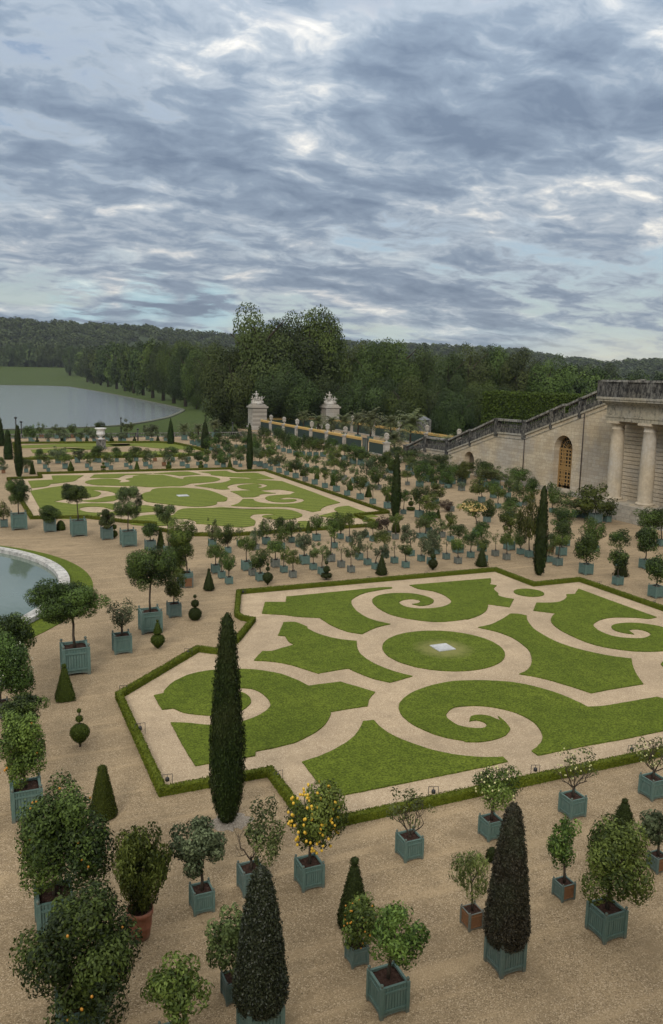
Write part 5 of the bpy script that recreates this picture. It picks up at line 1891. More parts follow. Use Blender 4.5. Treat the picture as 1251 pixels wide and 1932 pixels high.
# ------------------------------------------------------------------ potted trees of the middle and far rows
MID = [  # crop, box, record
    ('m1', 't', (107, 378, 85, 105, 140, 315, 's')), ('m1', 't', (262, 442, 62, 165, 155, 350, 'o', 240)), ('m1', 'u', (380, 372, 60, 180, 72, 245, 's')),
    ('m1', 't', (140, 640, 97, 350, 165, 515, 'y')), ('m1', 't', (200, 690, 80, 440, 70, 570, 's')), ('m1', 't', (271, 748, 84, 435, 130, 595, 'o', 262)),
    ('m1', 't', (443, 615, 110, 265, 155, 435, 'y')), ('m1', 'g', (538, 412, 50, 200, 100, 340, 'g')), ('m1', 'g', (502, 665, 80, 500, 60, 580, 's')),
    ('m1', 't', (577, 718, 95, 405, 178, 585, 'o')), ('m1', 't', (638, 357, 85, 100, 130, 270, 's')), ('m1', 'g', (727, 583, 95, 310, 172, 462, 'y')),
    ('m1', 't', (811, 635, 80, 400, 75, 505, 'y')), ('m1', 'g', (898, 685, 82, 415, 145, 550, 'y')), ('m1', 't', (887, 338, 68, 110, 112, 255, 'o')),
    ('m1', 't', (785, 405, 80, 110, 165, 325, 'o')), ('m1', 't', (1132, 323, 85, 75, 125, 200, 'o')), ('m1', 't', (962, 380, 75, 140, 85, 225, 's')),
    ('m1', 't', (1013, 555, 110, 230, 155, 410, 'g')), ('m1', 't', (1100, 607, 80, 370, 95, 490, 's')), ('m1', 't', (1187, 655, 92, 330, 165, 485, 's')),
    ('m2', 't', (220, 355, 70, 95, 115, 262, 'o')), ('m2', 't', (160, 445, 65, 140, 110, 260, 'y')), ('m2', 'u', (305, 385, 68, 95, 95, 245, 'y')),
    ('m2', 'g', (125, 580, 95, 155, 160, 320, 'y', 138)), ('m2', 't', (405, 562, 85, 260, 155, 465, 'g')), ('m2', 'g', (228, 635, 82, 380, 85, 480, 'b')),
    ('m2', 'g', (325, 685, 82, 400, 135, 545, 's')), ('m2', 't', (468, 340, 55, 140, 85, 235, 'b')), ('m2', 't', (487, 612, 80, 370, 95, 470, 'b')),
    ('m2', 't', (540, 378, 65, 165, 105, 270, 'y')), ('m2', 't', (660, 537, 62, 265, 145, 415, 'y', 630)), ('m2', 't', (565, 655, 55, 400, 142, 535, 'g', 620)),
    ('m2', 'g', (690, 325, 45, 118, 140, 255, 'r', 640)), ('m2', 'g', (762, 357, 70, 95, 125, 205, 'y')), ('m2', 't', (752, 595, 80, 365, 85, 465, 'b')),
    ('m2', 't', (915, 523, 68, 205, 145, 390, 'g', 895)), ('m2', 't', (862, 640, 82, 405, 125, 505, 'o')), ('m2', 't', (1000, 348, 55, 150, 95, 250, 's')),
    ('m2', 't', (1055, 350, 55, 120, 110, 240, 's')), ('m2', 't', (1014, 575, 78, 350, 65, 450, 'b')), ('m2', 't', (1160, 505, 45, 255, 165, 490, 'g', 1130)),
    ('m2', 't', (1115, 610, 95, 310, 160, 510, 'g', 1100)), ('m2', 'u', (1090, 285, 40, 90, 160, 245, 'o')), ('m2', 'g', (1220, 338, 48, 180, 100, 275, 's')),
    ('m3', 'u', (115, 660, 80, 450, 65, 530, 'b')), ('m3', 'g', (230, 703, 83, 435, 128, 595, 'y')), ('m3', 't', (232, 600, 115, 320, 170, 435, 'o', 240)),
    ('m3', 't', (155, 485, 75, 205, 112, 345, 'y')), ('m3', 't', (72, 440, 50, 250, 62, 335, 's')), ('m3', 't', (355, 645, 80, 400, 122, 515, 'o')),
    ('m3', 't', (465, 585, 100, 300, 162, 455, 'o', 455)), ('m3', 't', (485, 680, 75, 460, 145, 565, 'y', 475)), ('m3', 'u', (515, 295, 80, 70, 135, 245, 'o', 525)),
    ('m3', 'g', (597, 628, 78, 365, 85, 490, 'b')), ('m3', 'g', (708, 665, 83, 400, 118, 535, 'y')), ('m3', 't', (735, 570, 125, 185, 212, 390, 'y')),
    ('m3', 't', (845, 612, 75, 350, 112, 510, 'o')), ('m3', 't', (930, 640, 95, 80, 205, 500, 'm', 920)), ('m3', 't', (745, 250, 90, 55, 180, 200, 'o')),
    ('m3', 't', (1120, 688, 55, 470, 80, 600, 's', 1150)), ('m3', 'w', (1135, 592, 60, 390, 95, 545, 'g')),
    ('m4', 'u', (127, 842, 118, 495, 155, 650, 'y', 165)), ('m4', 't', (165, 735, 130, 380, 218, 585, 'o', 180)), ('m4', 't', (210, 630, 105, 225, 235, 415, 'o', 183)),
    ('m4', 't', (525, 690, 95, 335, 212, 565, 'o', 510)), ('m4', 't', (785, 850, 100, 455, 196, 635, 'o', 792)), ('m4', 't', (1232, 632, 110, 250, 240, 440, 'o', 1225)),
    ('m4', 't', (1095, 640, 120, 240, 245, 445, 'o', 1100)), ('m4', 'u', (530, 392, 155, -10, 360, 280, 'm', 505)), ('m4', 't', (330, 325, 110, 60, 250, 255, 's', 215)),
    ('m4', 't', (655, 375, 100, 175, 205, 315, 'o', 650)), ('m4', 't', (425, 335, 90, 130, 200, 290, 'o', 420)), ('m4', 't', (65, 272, 70, -40, 130, 170, 'o', 80)),
    ('r4', 't', (548, 600, 65, 385, 128, 505, 'y')), ('r4', 'u', (395, 545, 75, 315, 152, 485, 'm', 375)), ('r4', 't', (505, 503, 70, 345, 115, 450, 'o', 500)),
    ('r4', 't', (640, 500, 70, 265, 115, 440, 's', 665)), ('r4', 't', (747, 582, 60, 300, 125, 515, 's')), ('r4', 'g', (868, 545, 60, 328, 125, 500, 'o')),
    ('r4', 'g', (205, 435, 70, 370, 75, 425, 'g')), ('r4', 't', (80, 402, 75, 255, 115, 375, 'g', 90)), ('r4', 'u', (210, 382, 45, 180, 100, 350, 'm', 215)),
    ('r4', 't', (25, 372, 70, 188, 110, 340, 'o')), ('r4', 't', (115, 372, 70, 182, 100, 330, 'o')), ('r4', 'u', (470, 395, 50, 205, 112, 305, 's')),
    ('r4', 'u', (385, 375, 50, 190, 80, 300, 's')), ('r4', 'u', (572, 420, 50, 258, 105, 340, 's')), ('r4', 'u', (665, 440, 50, 265, 90, 350, 'b')),
    ('r4', 'g', (105, 630, 70, 530, 120, 625, 'r', 60)), ('r4', 'g', (800, 572, 45, 470, 70, 545, 'o')),
    ('r1', 't', (90, 630, 72, 430, 112, 525, 's')), ('r1', 't', (236, 675, 87, 395, 152, 560, 'o')), ('r1', 't', (378, 725, 77, 470, 105, 565, 's')),
    ('r1', 't', (545, 778, 95, 500, 125, 645, 'y')), ('r1', 'u', (722, 838, 65, 575, 112, 692, 'o', 740)), ('r1', 't', (900, 880, 110, 535, 168, 725, 'o', 905)),
    ('r1', 't', (1015, 900, 90, 630, 205, 800, 'y', 1022)), ('r1', 'g', (55, 455, 70, 220, 118, 355, 'o')), ('r1', 't', (175, 490, 80, 285, 105, 395, 's')),
    ('r1', 't', (305, 530, 75, 200, 155, 400, 'g')), ('r1', 'g', (440, 565, 75, 310, 192, 475, 'o', 430)), ('r1', 't', (575, 585, 70, 400, 110, 505, 'o')),
    ('r1', 'g', (768, 512, 55, 345, 112, 445, 'y', 750)), ('r1', 't', (905, 535, 92, 280, 145, 475, 'o', 920)), ('r1', 't', (1080, 725, 85, 500, 205, 665, 'm')),
    ('r1', 't', (1065, 520, 75, 390, 110, 500, 'o')), ('r1', 't', (1215, 548, 70, 365, 135, 495, 'o')), ('r1', 't', (155, 275, 80, 60, 135, 225, 'o')),
    ('r1', 't', (240, 245, 60, 90, 105, 205, 'y')), ('r1', 'g', (505, 435, 50, 170, 110, 300, 'o')), ('r1', 't', (55, 230, 70, 50, 120, 150, 'y')),
    ('r1', 'u', (410, 350, 60, 175, 140, 320, 'o')), ('r1', 'u', (545, 360, 55, 130, 100, 260, 'm')), ('r1', 'u', (820, 400, 55, 215, 130, 340, 's')),
    ('r1', 'u', (950, 420, 60, 240, 140, 330, 'o')), ('r1', 'u', (320, 290, 50, 130, 90, 225, 'o')), ('r1', 'u', (600, 380, 55, 220, 110, 340, 'o')),
    ('r3', 't', (203, 490, 45, 330, 70, 430, 's')), ('r3', 't', (283, 513, 55, 330, 112, 440, 's')), ('r3', 't', (355, 535, 48, 390, 95, 475, 's')),
    ('r3', 't', (440, 565, 60, 385, 128, 482, 'o')), ('r3', 'g', (531, 595, 55, 450, 92, 535, 'o')), ('r3', 't', (620, 625, 60, 450, 92, 540, 'y')),
    ('r3', 't', (716, 657, 57, 465, 98, 562, 'y')), ('r3', 't', (825, 692, 68, 490, 112, 595, 'o')), ('r3', 't', (100, 455, 60, 250, 105, 375, 'g')),
    ('r3', 'u', (152, 470, 55, 290, 95, 395, 'y')), ('r3', 't', (55, 435, 40, 225, 105, 370, 'o')), ('r3', 't', (210, 430, 60, 240, 115, 355, 'y')),
    ('r3', 't', (265, 450, 60, 350, 95, 420, 's')), ('r3', 't', (325, 315, 45, 130, 95, 265, 'o')), ('r3', 't', (380, 328, 48, 145, 95, 270, 'o')),
    ('r3', 't', (440, 345, 50, 165, 95, 295, 'o')), ('r3', 't', (505, 350, 50, 160, 95, 300, 'o')), ('r3', 't', (570, 355, 50, 180, 98, 305, 'o')),
    ('r3', 't', (632, 357, 50, 185, 98, 305, 'o')), ('r3', 't', (697, 362, 55, 195, 105, 315, 'm')), ('r3', 't', (775, 375, 50, 180, 105, 285, 'o')),
    ('r3', 't', (545, 462, 45, 325, 78, 405, 'y')), ('r3', 't', (465, 445, 45, 310, 92, 392, 'y')), ('r3', 't', (632, 485, 48, 350, 82, 425, 'o')),
    ('r3', 't', (712, 505, 46, 380, 74, 455, 's')), ('r3', 't', (802, 525, 50, 360, 105, 475, 'y')), ('r3', 't', (765, 425, 50, 270, 102, 375, 'y')),
    ('r3', 'u', (828, 438, 48, 295, 92, 375, 'y')), ('r3', 't', (140, 330, 45, 80, 115, 195, 'o')), ('r3', 't', (185, 300, 45, 185, 100, 260, 'y')),
    ('r3', 't', (275, 290, 45, 90, 110, 195, 'o')), ('r3', 't', (65, 330, 40, 150, 100, 270, 'o')), ('r3', 't', (905, 395, 50, 235, 112, 325, 'y')),
    ('r3', 't', (1050, 420, 50, 262, 85, 372, 'o')),
    ('l2', 'w', (33, 567, 38, 478, 72, 530, 'g')), ('l2', 't', (15, 535, 35, 420, 60, 490, 'o')), ('l2', 't', (247, 560, 42, 430, 112, 512, 'o')),
    ('l2', 't', (372, 478, 45, 345, 88, 432, 'o')), ('l2', 't', (427, 525, 45, 375, 78, 455, 'y')), ('l2', 't', (457, 552, 38, 420, 62, 485, 's')),
    ('l2', 't', (548, 475, 55, 320, 152, 435, 'g')), ('l2', 't', (615, 525, 55, 380, 112, 472, 'y')), ('l2', 't', (732, 470, 55, 335, 115, 432, 'g')),
    ('l2', 't', (824, 515, 45, 370, 95, 442, 'y')), ('l2', 't', (857, 540, 38, 400, 65, 478, 's')), ('l2', 't', (935, 467, 45, 315, 125, 412, 'o', 922)),
    ('l2', 't', (895, 462, 42, 340, 70, 415, 'o')), ('l2', 't', (1010, 510, 50, 375, 75, 452, 'o')), ('l2', 'u', (1047, 533, 45, 400, 65, 472, 'g')),
    ('l2', 't', (1102, 460, 40, 330, 88, 418, 'o')), ('l2', 't', (1192, 507, 43, 370, 70, 432, 'o')),
    ('l2', 't', (288, 265, 40, 130, 75, 222, 'o', 250)), ('l2', 't', (312, 278, 35, 120, 78, 222, 'o')), ('l2', 'w', (395, 235, 45, 100, 85, 190, 's')),
    ('l2', 't', (455, 278, 32, 170, 62, 245, 'g')), ('l2', 't', (535, 240, 40, 105, 115, 192, 's')), ('l2', 't', (595, 277, 55, 150, 85, 245, 'g')),
    ('l2', 'w', (685, 233, 38, 100, 78, 180, 'o')), ('l2', 't', (735, 262, 45, 170, 95, 232, 'g')), ('l2', 't', (757, 277, 35, 190, 55, 245, 's')),
    ('l2', 't', (820, 240, 40, 110, 55, 190, 's')), ('l2', 't', (890, 272, 38, 160, 105, 235, 'g', 870)), ('l2', 't', (945, 232, 45, 85, 88, 155, 'o')),
    ('l2', 't', (1010, 252, 40, 190, 60, 230, 'g')), ('l2', 't', (1038, 272, 45, 180, 60, 240, 'g')), ('l2', 't', (1140, 262, 50, 180, 95, 235, 'g')),
    ('l2', 't', (1172, 275, 42, 175, 80, 240, 'g')), ('l2', 't', (1205, 232, 40, 60, 110, 170, 's')),
    ('l3', 't', (32, 527, 38, 395, 82, 468, 'o')), ('l3', 't', (85, 455, 45, 325, 118, 420, 'o', 70)), ('l3', 't', (175, 502, 50, 345, 105, 442, 'y')),
    ('l3', 't', (218, 523, 43, 380, 78, 462, 'g')), ('l3', 'w', (262, 455, 38, 355, 64, 412, 's')), ('l3', 'w', (347, 498, 42, 340, 85, 435, 's')),
    ('l3', 't', (430, 450, 40, 320, 118, 392, 'o', 415)), ('l3', 't', (395, 500, 45, 385, 98, 468, 'g')), ('l3', 't', (520, 500, 50, 370, 78, 442, 'y')),
    ('l3', 't', (570, 517, 43, 405, 64, 462, 'g')), ('l3', 't', (580, 445, 40, 305, 82, 385, 'o')), ('l3', 't', (670, 493, 40, 360, 98, 442, 'o')),
    ('l3', 't', (742, 513, 38, 400, 62, 458, 'o')), ('l3', 't', (740, 452, 40, 320, 85, 400, 'y')), ('l3', 't', (850, 490, 50, 325, 105, 435, 'o')),
    ('l3', 't', (908, 510, 47, 365, 112, 468, 'o')), ('l3', 'u', (1022, 487, 45, 320, 95, 440, 's')), ('l3', 't', (1068, 508, 37, 375, 75, 442, 'o')),
    ('l3', 'g', (1085, 438, 38, 300, 95, 385, 'o')), ('l3', 't', (965, 412, 38, 290, 95, 370, 'o')), ('l3', 't', (795, 352, 40, 215, 115, 322, 'o')),
    ('l3', 't', (860, 330, 40, 190, 90, 290, 'o')), ('l3', 't', (925, 350, 40, 245, 95, 315, 'o')), ('l3', 't', (950, 300, 38, 190, 95, 245, 'g')),
    ('l3', 't', (1030, 330, 40, 195, 95, 265, 'o')), ('l3', 't', (1110, 270, 38, 165, 65, 220, 'g')), ('l3', 't', (1115, 330, 40, 220, 95, 290, 'o')),
    ('l3', 't', (232, 265, 35, 105, 125, 212, 'g', 240)), ('l3', 't', (192, 250, 40, 110, 100, 212, 'g')), ('l3', 't', (362, 262, 35, 185, 60, 240, 'g')),
    ('l3', 't', (610, 290, 40, 170, 80, 240, 's')), ('l3', 't', (632, 300, 40, 180, 70, 250, 'y')), ('l3', 't', (672, 312, 38, 190, 80, 265, 's')),
    ('l1', 'u', (38, 630, 78, 390, 110, 565, 'm', 22)),
]
LOOK = {'o': 'dark round-headed tree', 'y': 'yellow-green bushy tree', 'g': 'grey-green tree', 's': 'thin airy tree', 'b': 'almost leafless tree',
        'm': 'bronze-green spreading tree', 'r': 'dark red-brown tree'}
BOXW = {'t': 'teal', 'u': 'faded', 'g': 'grey', 'w': 'wooden'}
_mid = []
for c_, bx, rec in MID:
    o = potted(c_, rec, bx)
    _mid.append((o, rec[6], bx))
# bushes standing against the foot of the stair wall and filling the rows before it
_rw = random.Random(31)
for X_, Y_, hh_, w_, sp_ in ((73.2, 99, 4.6, 3.6, 'o'), (72.6, 104, 4.2, 3.2, 's'), (73.4, 108.5, 4.8, 3.4, 'o'), (73.0, 113, 4.0, 3.0, 'm'), (73.2, 121, 4.4, 3.6, 'o'), (72.8, 126, 4.2, 3.2, 'g'),
                            (73.0, 130.5, 4.6, 3.4, 'o'), (72.6, 135.5, 4.4, 3.4, 'o'), (69.0, 101, 4.0, 3.2, 'm'), (68.5, 107, 3.8, 3.0, 'y'), (69.2, 118, 3.8, 3.0, 'o'), (68.6, 124, 3.9, 3.0, 'm'),
                            (69.0, 131, 4.0, 3.2, 'g'), (64.5, 110, 3.8, 3.0, 'o'), (64.0, 122, 3.8, 3.0, 'y'), (64.2, 134, 4.0, 3.0, 'o')):
    s_ = _rw.uniform(0.9, 1.1)
    hh_ *= 0.66
    a_, b_ = proj((X_, Y_, 0)), proj((X_ - s_ / 2, Y_ - s_ / 2, 0))
    px_ = F_PX / a_[2]
    tp_ = proj((X_, Y_, hh_))[1]
    rec_ = (a_[0], b_[1], s_ * 1.33 * px_, tp_, w_ * px_ * 0.85, tp_ + (hh_ - 1.1) * px_, sp_)
    bx_ = _rw.choice('ttug')
    _mid.append((potted('p', rec_, bx_), sp_, bx_))
# the yellow-blossomed tree
MT['yblos'] = Mat('yellow_blossom', 0.7, 0.2).color((0.55, 0.40, 0.16)).m
o = potted('m3', (415, 425, 90, 85, 220, 222, 'y', 370), 't', 'tree smothered in pale yellow blossom among the dark trees before the stair wall')
_rg = np.random.default_rng(5)
_c = [k for k in o.children if k.name.startswith('crown')][0]
_d = unit(_rg.normal(size=(420, 3)))
_d[:, 2] = np.abs(_d[:, 2]) * 0.9 - 0.15
V, F = leaves(_rg, _d * _rg.uniform(0.75, 1.03, (420, 1)), _d, 0.16, 0.13, 0.2, 0.6)
_bl = link('blossom', np_mesh('blossom', V, F, MT['yblos'], np.ones(len(F))), _c)
_bl['kind'] = 'stuff'


def zone(o):
    x, y = o.location.x, o.location.y
    if y > 172:
        return ('far', 'along the far balustrade') if y > 188 and x < 70 else ('fence', 'before the gilded railing')
    if y > 134.2 and x < 46:
        k = min(int((y - 134) / 8), 2)
        return ('back%d' % k, ('first row past striped lawn', 'second row past striped lawn', 'third row past striped lawn')[k])
    if x > 45.0 and y > 81.5:
        k = min(int((x - 45) / 5.5), 5)
        return ('right%d' % k, ('row bordering the striped lawn', 'second row right of striped lawn', 'third row right of striped lawn',
                                'fourth row right of striped lawn', 'fifth row right of striped lawn', 'row along the stair wall')[k])
    if y < 85 and x < 66:
        k = 0 if y < 62.5 else (1 if y < 67 else (2 if y < 72 else 3))
        return ('mid%d' % k, ('front row past near hedge', 'second row past near hedge', 'third row past near hedge', 'fourth row past near hedge')[k])
    return ('wall', 'group at the portico foot') if x > 60 else ('left', 'row left of striped lawn')


_zones = {}
for o, sp, bx in _mid:
    _zones.setdefault(zone(o), []).append((o['_px'], o, sp, bx))
for (zk, zt), L_ in _zones.items():
    L_.sort(key=lambda q: q[0])
    for i, (_, o, sp, bx) in enumerate(L_):
        o['label'] = '%s in %s box, %s from left in %s' % (LOOK[sp], BOXW[bx], ORD[i] if i < len(ORD) else 'number %d' % (i + 1), zt)
for o in list(SC.objects):
    if '_px' in o:
        del o['_px']

# ------------------------------------------------------------------ potted palms by the railing and in the court
def palm(x, y, z0, h, spread, label, box=True, grp='palms at the gate court', seed=1):
    rng = random.Random(seed)
    t = thing('potted_palm', label, 'palm', (x, y, z0), 0, grp)
    base = 0.0
    if box:
        s = 1.15
        build_box_plain(t, s, MT['teal'])
        link('soil', soil_mesh(), t, scale=(s, s, s))
        base = 0.85
    mb = MB()
    th = max(h - spread * 0.55, base + 0.4)
    mb.tube([(0, 0, base), (0.03, 0, (base + th) / 2), (0, 0.03, th)], [0.24, 0.19, 0.22], 8)
    mb.build('trunk', MT['bark'], t)
    V, F, T = [], [], []
    nf = 34
    for i in range(nf):
        a = i * 2.399 + rng.random() * 0.4
        el = 1.35 - 1.75 * (i / nf) + rng.uniform(-0.12, 0.12)
        L = spread * rng.uniform(0.85, 1.1)
        p = Vector((0, 0, th))
        dirh = Vector((math.cos(a), math.sin(a), 0))
        sd = Vector((-math.sin(a), math.cos(a), 0))
        n = 12
        for k in range(n):
            e2 = el - 1.5 * (k / n) ** 1.4
            st = (dirh * math.cos(e2) + Vector((0, 0, math.sin(e2)))) * (L / n)
            q = p + st
            wl_ = 0.42 * spread * 0.5 * math.sin(math.pi * min(0.95, (k + 1.2) / (n + 0.6)))
            for sgn in (-1, 1):
                b = len(V)
                tip = p + st * 1.4 + sd * sgn * wl_ + Vector((0, 0, -0.10 * spread * rng.random()))
                V += [tuple(p), tuple(p + st * 0.6), tuple(tip), tuple(tip - st * 0.5)]
                F.append((b, b + 1, b + 2, b + 3))
                T.append(0.25 + 0.6 * rng.random() * (0.5 + 0.5 * (el > 0)))
            p = q
    link('crown', np_mesh('crown', np.array(V), np.array(F), LM['palm'], np.array(T)), t)
    return t


_pl = [('l3', 540, 252, 95, 130, 'broad palm in a teal box by the far balustrade'), ('l3', 672, 300, 95, 110, 'feathery palm right of the left conical tree, before the grass'),
       ('l3', 825, 225, 62, 120, 'tall palm before the grass, left of the statue pillar')]
for i, (c_, u, v, top, w, lab) in enumerate(_pl):
    P = G(*cpx(c_, u, v))
    h = z_at(P[0], P[1], cpx(c_, 0, top)[1])
    palm(P[0], P[1], 0, h, w / 2 / CR[c_][2] * proj(P)[2] / F_PX * 1.4, lab, True, 'palms by the far balustrade', i + 3)
_cp = [(573, 776, 18, 212, 'first'), (600, 783, 21, 205, 'second'), (625, 785, 22, 200, 'third'), (650, 783, 24, 196, 'fourth'), (676, 779, 25, 190, 'fifth'), (700, 774, 36, 183, 'sixth'),
       (738, 784, 26, 176, 'seventh'), (776, 777, 40, 160, 'eighth'), (745, 810, 34, 152, 'ninth'), (838, 822, 34, 150, 'tenth')]
for i, (px_, top, w, Y_, k) in enumerate(_cp):
    q = PYY(px_, top, Y_)
    h = z_at(q[0], q[1], top)
    palm(q[0], q[1], 0, max(h, 1.6), w * 0.95 * proj(q)[2] / F_PX, 'bushy palm behind the gilded railing, %s from the left' % k, True, 'palms in the gate court', i + 20)

# ------------------------------------------------------------------ topiary
T_ = topiary
T_('n5', 367, 922, [('pyr', 2, 52, 175, 10), ('ball', 183, 12)], 'four-sided clipped pyramid with a ball on top in front of the pool-side citrus box')
T_('n5', 451, 1187, [('drop', 72, 54), ('ball', 150, 19), ('ball', 193, 11)], 'big clipped ball carrying two small balls left of the near hedge')
T_('n5', 888, 636, [('drop', 44, 39), ('cone', 84, 24, 145, 7), ('ball', 152, 7)], 'clipped ball carrying a small cone, beside the big teal box near the hedge corner')
T_('n5', 1097, 476, [('ball', 34, 36), ('ball', 92, 21), ('ball', 132, 9)], 'dark stack of three clipped balls, biggest at the bottom, by the gravel path', mat='boxd')
T_('n5', 1174, 309, [('cone', 6, 31, 105, 6), ('ball', 112, 7)], 'slim clipped cone with a tiny ball, left of the boxes past the hedge', mat='boxd')
T_('n2', 582, 412, [('cone', 0, 77, 262, 20)], 'smooth clipped cone without a ball, left of the near hedge corner')
T_('n3', 775, 1000, [('dome', 0, 86, 130), ('cone', 70, 76, 285, 22), ('ball', 305, 22)], 'dark clipped cone with a ball on top behind the small orange-fruited box', mat='boxd')
T_('n4', 1022, 640, [('dome', 0, 80, 140), ('pyr', 135, 44, 235, 16), ('ball', 242, 15)], 'dark clipped dome carrying a faceted cone and ball, behind the bright green tree', mat='boxd')
T_('n4', 312, 705, [('dome', 0, 32, 65)], 'small brownish clipped dome half hidden by the right dark cone', mat='boxd')
T_('m1', 75, 803, [('cone', 14, 54, 195, 9), ('ball', 202, 10)], 'dark clipped cone with a tiny ball at the left end of the front row', near=False, mat='boxd')
T_('m1', 652, 748, [('drop', 70, 54), ('ball', 158, 21), ('ball', 200, 14)], 'clipped ball carrying two smaller balls, left one of the front row past the hedge', near=False, mat='boxd')
T_('m2', 82, 748, [('disc', 42, 54, 16), ('ball', 100, 34), ('ball', 165, 17)], 'clipped disc carrying two balls in the front row past the hedge', near=False, mat='boxd')
T_('m2', 625, 702, [('pyr', 8, 52, 195, 8)], 'four-sided dark pyramid in the middle of the front row past the hedge', near=False, mat='boxd')
T_('m2', 1128, 652, [('drop', 58, 49), ('ball', 132, 26)], 'clipped ball with a smaller one on top, right in front row past the hedge', near=False, mat='boxd')
T_('m3', 460, 722, [('pyr', 5, 52, 180, 8)], 'four-sided dark pyramid at the right end of the front row past the hedge', near=False, mat='boxd')
T_('m4', 800, 948, [('pyr', 5, 64, 160, 30)], 'broad clipped pyramid behind a small teal box near the right edge', near=False, mat='boxd')
T_('m1', 1053, 235, [('cone', 0, 32, 118, 8)], 'clipped cone at the striped lawn hedge, left in the fourth row', near=False)
T_('m1', 597, 300, [('cone', 40, 26, 165, 8)], 'slim clipped cone hidden among trees before the striped lawn', near=False)
T_('m5', 642, 495, [('cone', 0, 42, 200, 10)], 'bright clipped cone behind the tall dark citrus, before the striped lawn', near=False)
T_('m5', 186, 392, [('ball', 42, 34), ('ball', 110, 26)], 'two stacked clipped balls behind a faded teal box before the striped lawn', near=False)
T_('d1', 343, 417, [('dome', 0, 25, 54)], 'low clipped dome beside the dark bush in a faded box', near=False)
T_('m2', 766, 283, [('dome', 0, 42, 105)], 'clipped dome behind a grey box near the corner cypress of the striped lawn', near=False)
T_('r1', 124, 570, [('ball', 30, 35), ('cone', 66, 20, 135, 6)], 'clipped ball carrying a cone, right of the striped lawn', near=False)
T_('r1', 328, 642, [('cone', 0, 43, 130, 8)], 'clipped cone, nearest of the cones right of the striped lawn', near=False)
T_('r1', 552, 690, [('dome', 0, 38, 85)], 'clipped dome behind the last teal box before the corner cypress', near=False)
T_('r1', 805, 792, [('disc', 20, 46, 14), ('ball', 78, 30), ('ball', 130, 13)], 'clipped disc carrying two balls right of the corner cypress', near=False)
T_('r1', 1110, 880, [('cone', 0, 32, 100, 8)], 'clipped cone under the trees right of the disc topiary', near=False)
T_('r3', 388, 502, [('cone', 0, 27, 100, 6)], 'clipped cone farthest along the right side of the striped lawn', near=False)
T_('r3', 508, 540, [('dome', 0, 28, 50)], 'low clipped dome between boxes right of the striped lawn', near=False)
T_('r3', 640, 572, [('dome', 0, 23, 62)], 'narrow clipped dome behind a box right of the striped lawn', near=False)
T_('r3', 790, 632, [('cone', 0, 29, 92, 7)], 'clipped cone, middle one of the right side of the striped lawn', near=False)
T_('l2', 352, 285, [('ball', 22, 18), ('cone', 40, 10, 70, 3)], 'small clipped ball with a cone tip along the far balustrade', near=False, mat='boxd')
T_('l2', 585, 279, [('disc', 12, 22, 9), ('ball', 36, 13)], 'small clipped disc along the far balustrade', near=False, mat='boxd')
T_('l2', 820, 281, [('cone', 0, 21, 66, 4)], 'small clipped cone left of the white vase along the far balustrade', near=False, mat='boxd')
T_('l2', 1055, 280, [('ball', 28, 20), ('cone', 48, 8, 70, 3)], 'small clipped ball right of the white vase along the far balustrade', near=False, mat='boxd')
T_('l2', 308, 573, [('cone', 0, 29, 112, 8)], 'clipped cone beside the left cypress at the striped lawn corner', near=False)
T_('l2', 670, 557, [('ball', 32, 32), ('cone', 58, 20, 105, 5)], 'clipped ball with a cone on top, left in the row past the striped lawn', near=False)
T_('l2', 977, 552, [('disc', 14, 22, 9), ('disc', 46, 24, 12), ('ball', 78, 12)], 'tiered clipped topiary of stacked discs past the striped lawn', near=False)
T_('l3', 93, 541, [('cone', 0, 28, 90, 6)], 'clipped cone in the middle of the row past the striped lawn', near=False)
T_('l3', 392, 532, [('ball', 28, 27), ('ball', 65, 14)], 'clipped ball with a smaller one on top past the striped lawn', near=False)
T_('l3', 697, 527, [('ball', 25, 25), ('ball', 62, 17)], 'two stacked clipped balls in the row past the striped lawn', near=False)
T_('l3', 970, 517, [('cone', 0, 25, 90, 5)], 'clipped cone at the right end of the row past the striped lawn', near=False)
T_('l3', 290, 272, [('cone', 0, 20, 68, 4)], 'small clipped cone before the left conical tree along the balustrade', near=False, mat='boxd')
T_('l3', 70, 272, [('ball', 20, 18), ('ball', 46, 9)], 'small clipped ball near the short post along the balustrade', near=False, mat='boxd')

# ------------------------------------------------------------------ cypress columns and dark cones
CYP = [(0.28, 0.0), (0.55, 0.03), (0.82, 0.10), (0.97, 0.2), (1.0, 0.3), (0.95, 0.42), (0.82, 0.58), (0.66, 0.75), (0.50, 0.88), (0.36, 0.96), (0.05, 1.0)]
column_tree('p', 428, 1549, 1157, 65, 'tallest dark cypress column in front, at the near lawn corner', [(0.30, 0.0), (0.55, 0.03), (0.80, 0.09), (0.96, 0.18), (1.0, 0.32), (0.93, 0.45), (0.76, 0.62), (0.58, 0.78), (0.44, 0.90), (0.32, 0.97), (0.05, 1.0)], near=1, lean=0.004)
column_tree('p', 1017, 1085, 917, 24, 'dark cypress column in the far right corner notch of the near lawn', CYP, near=0)
column_tree('p', 746, 976, 856, 18, 'dark cypress column at the near right corner of the striped lawn', CYP, near=0)
column_tree('p', 471, 889, 799, 12.5, 'dark cypress column at the far right corner of the striped lawn', CYP, near=0)
column_tree('p', 36.5, 900, 801, 14.5, 'dark cypress column at the far left corner of the striped lawn', CYP, near=0)
CON = [(0.75, 0.0), (1.0, 0.04), (0.92, 0.25), (0.72, 0.5), (0.5, 0.72), (0.28, 0.86), (0.10, 0.90), (0.12, 0.94), (0.02, 1.0)]
column_tree('l3', 413, 289, 42, 66, 'conical clipped tree with a thin tip by the third lawn', CON, 'conical_tree', 'cyp', 0, cat='conical tree', group='conical trees round the third lawn')
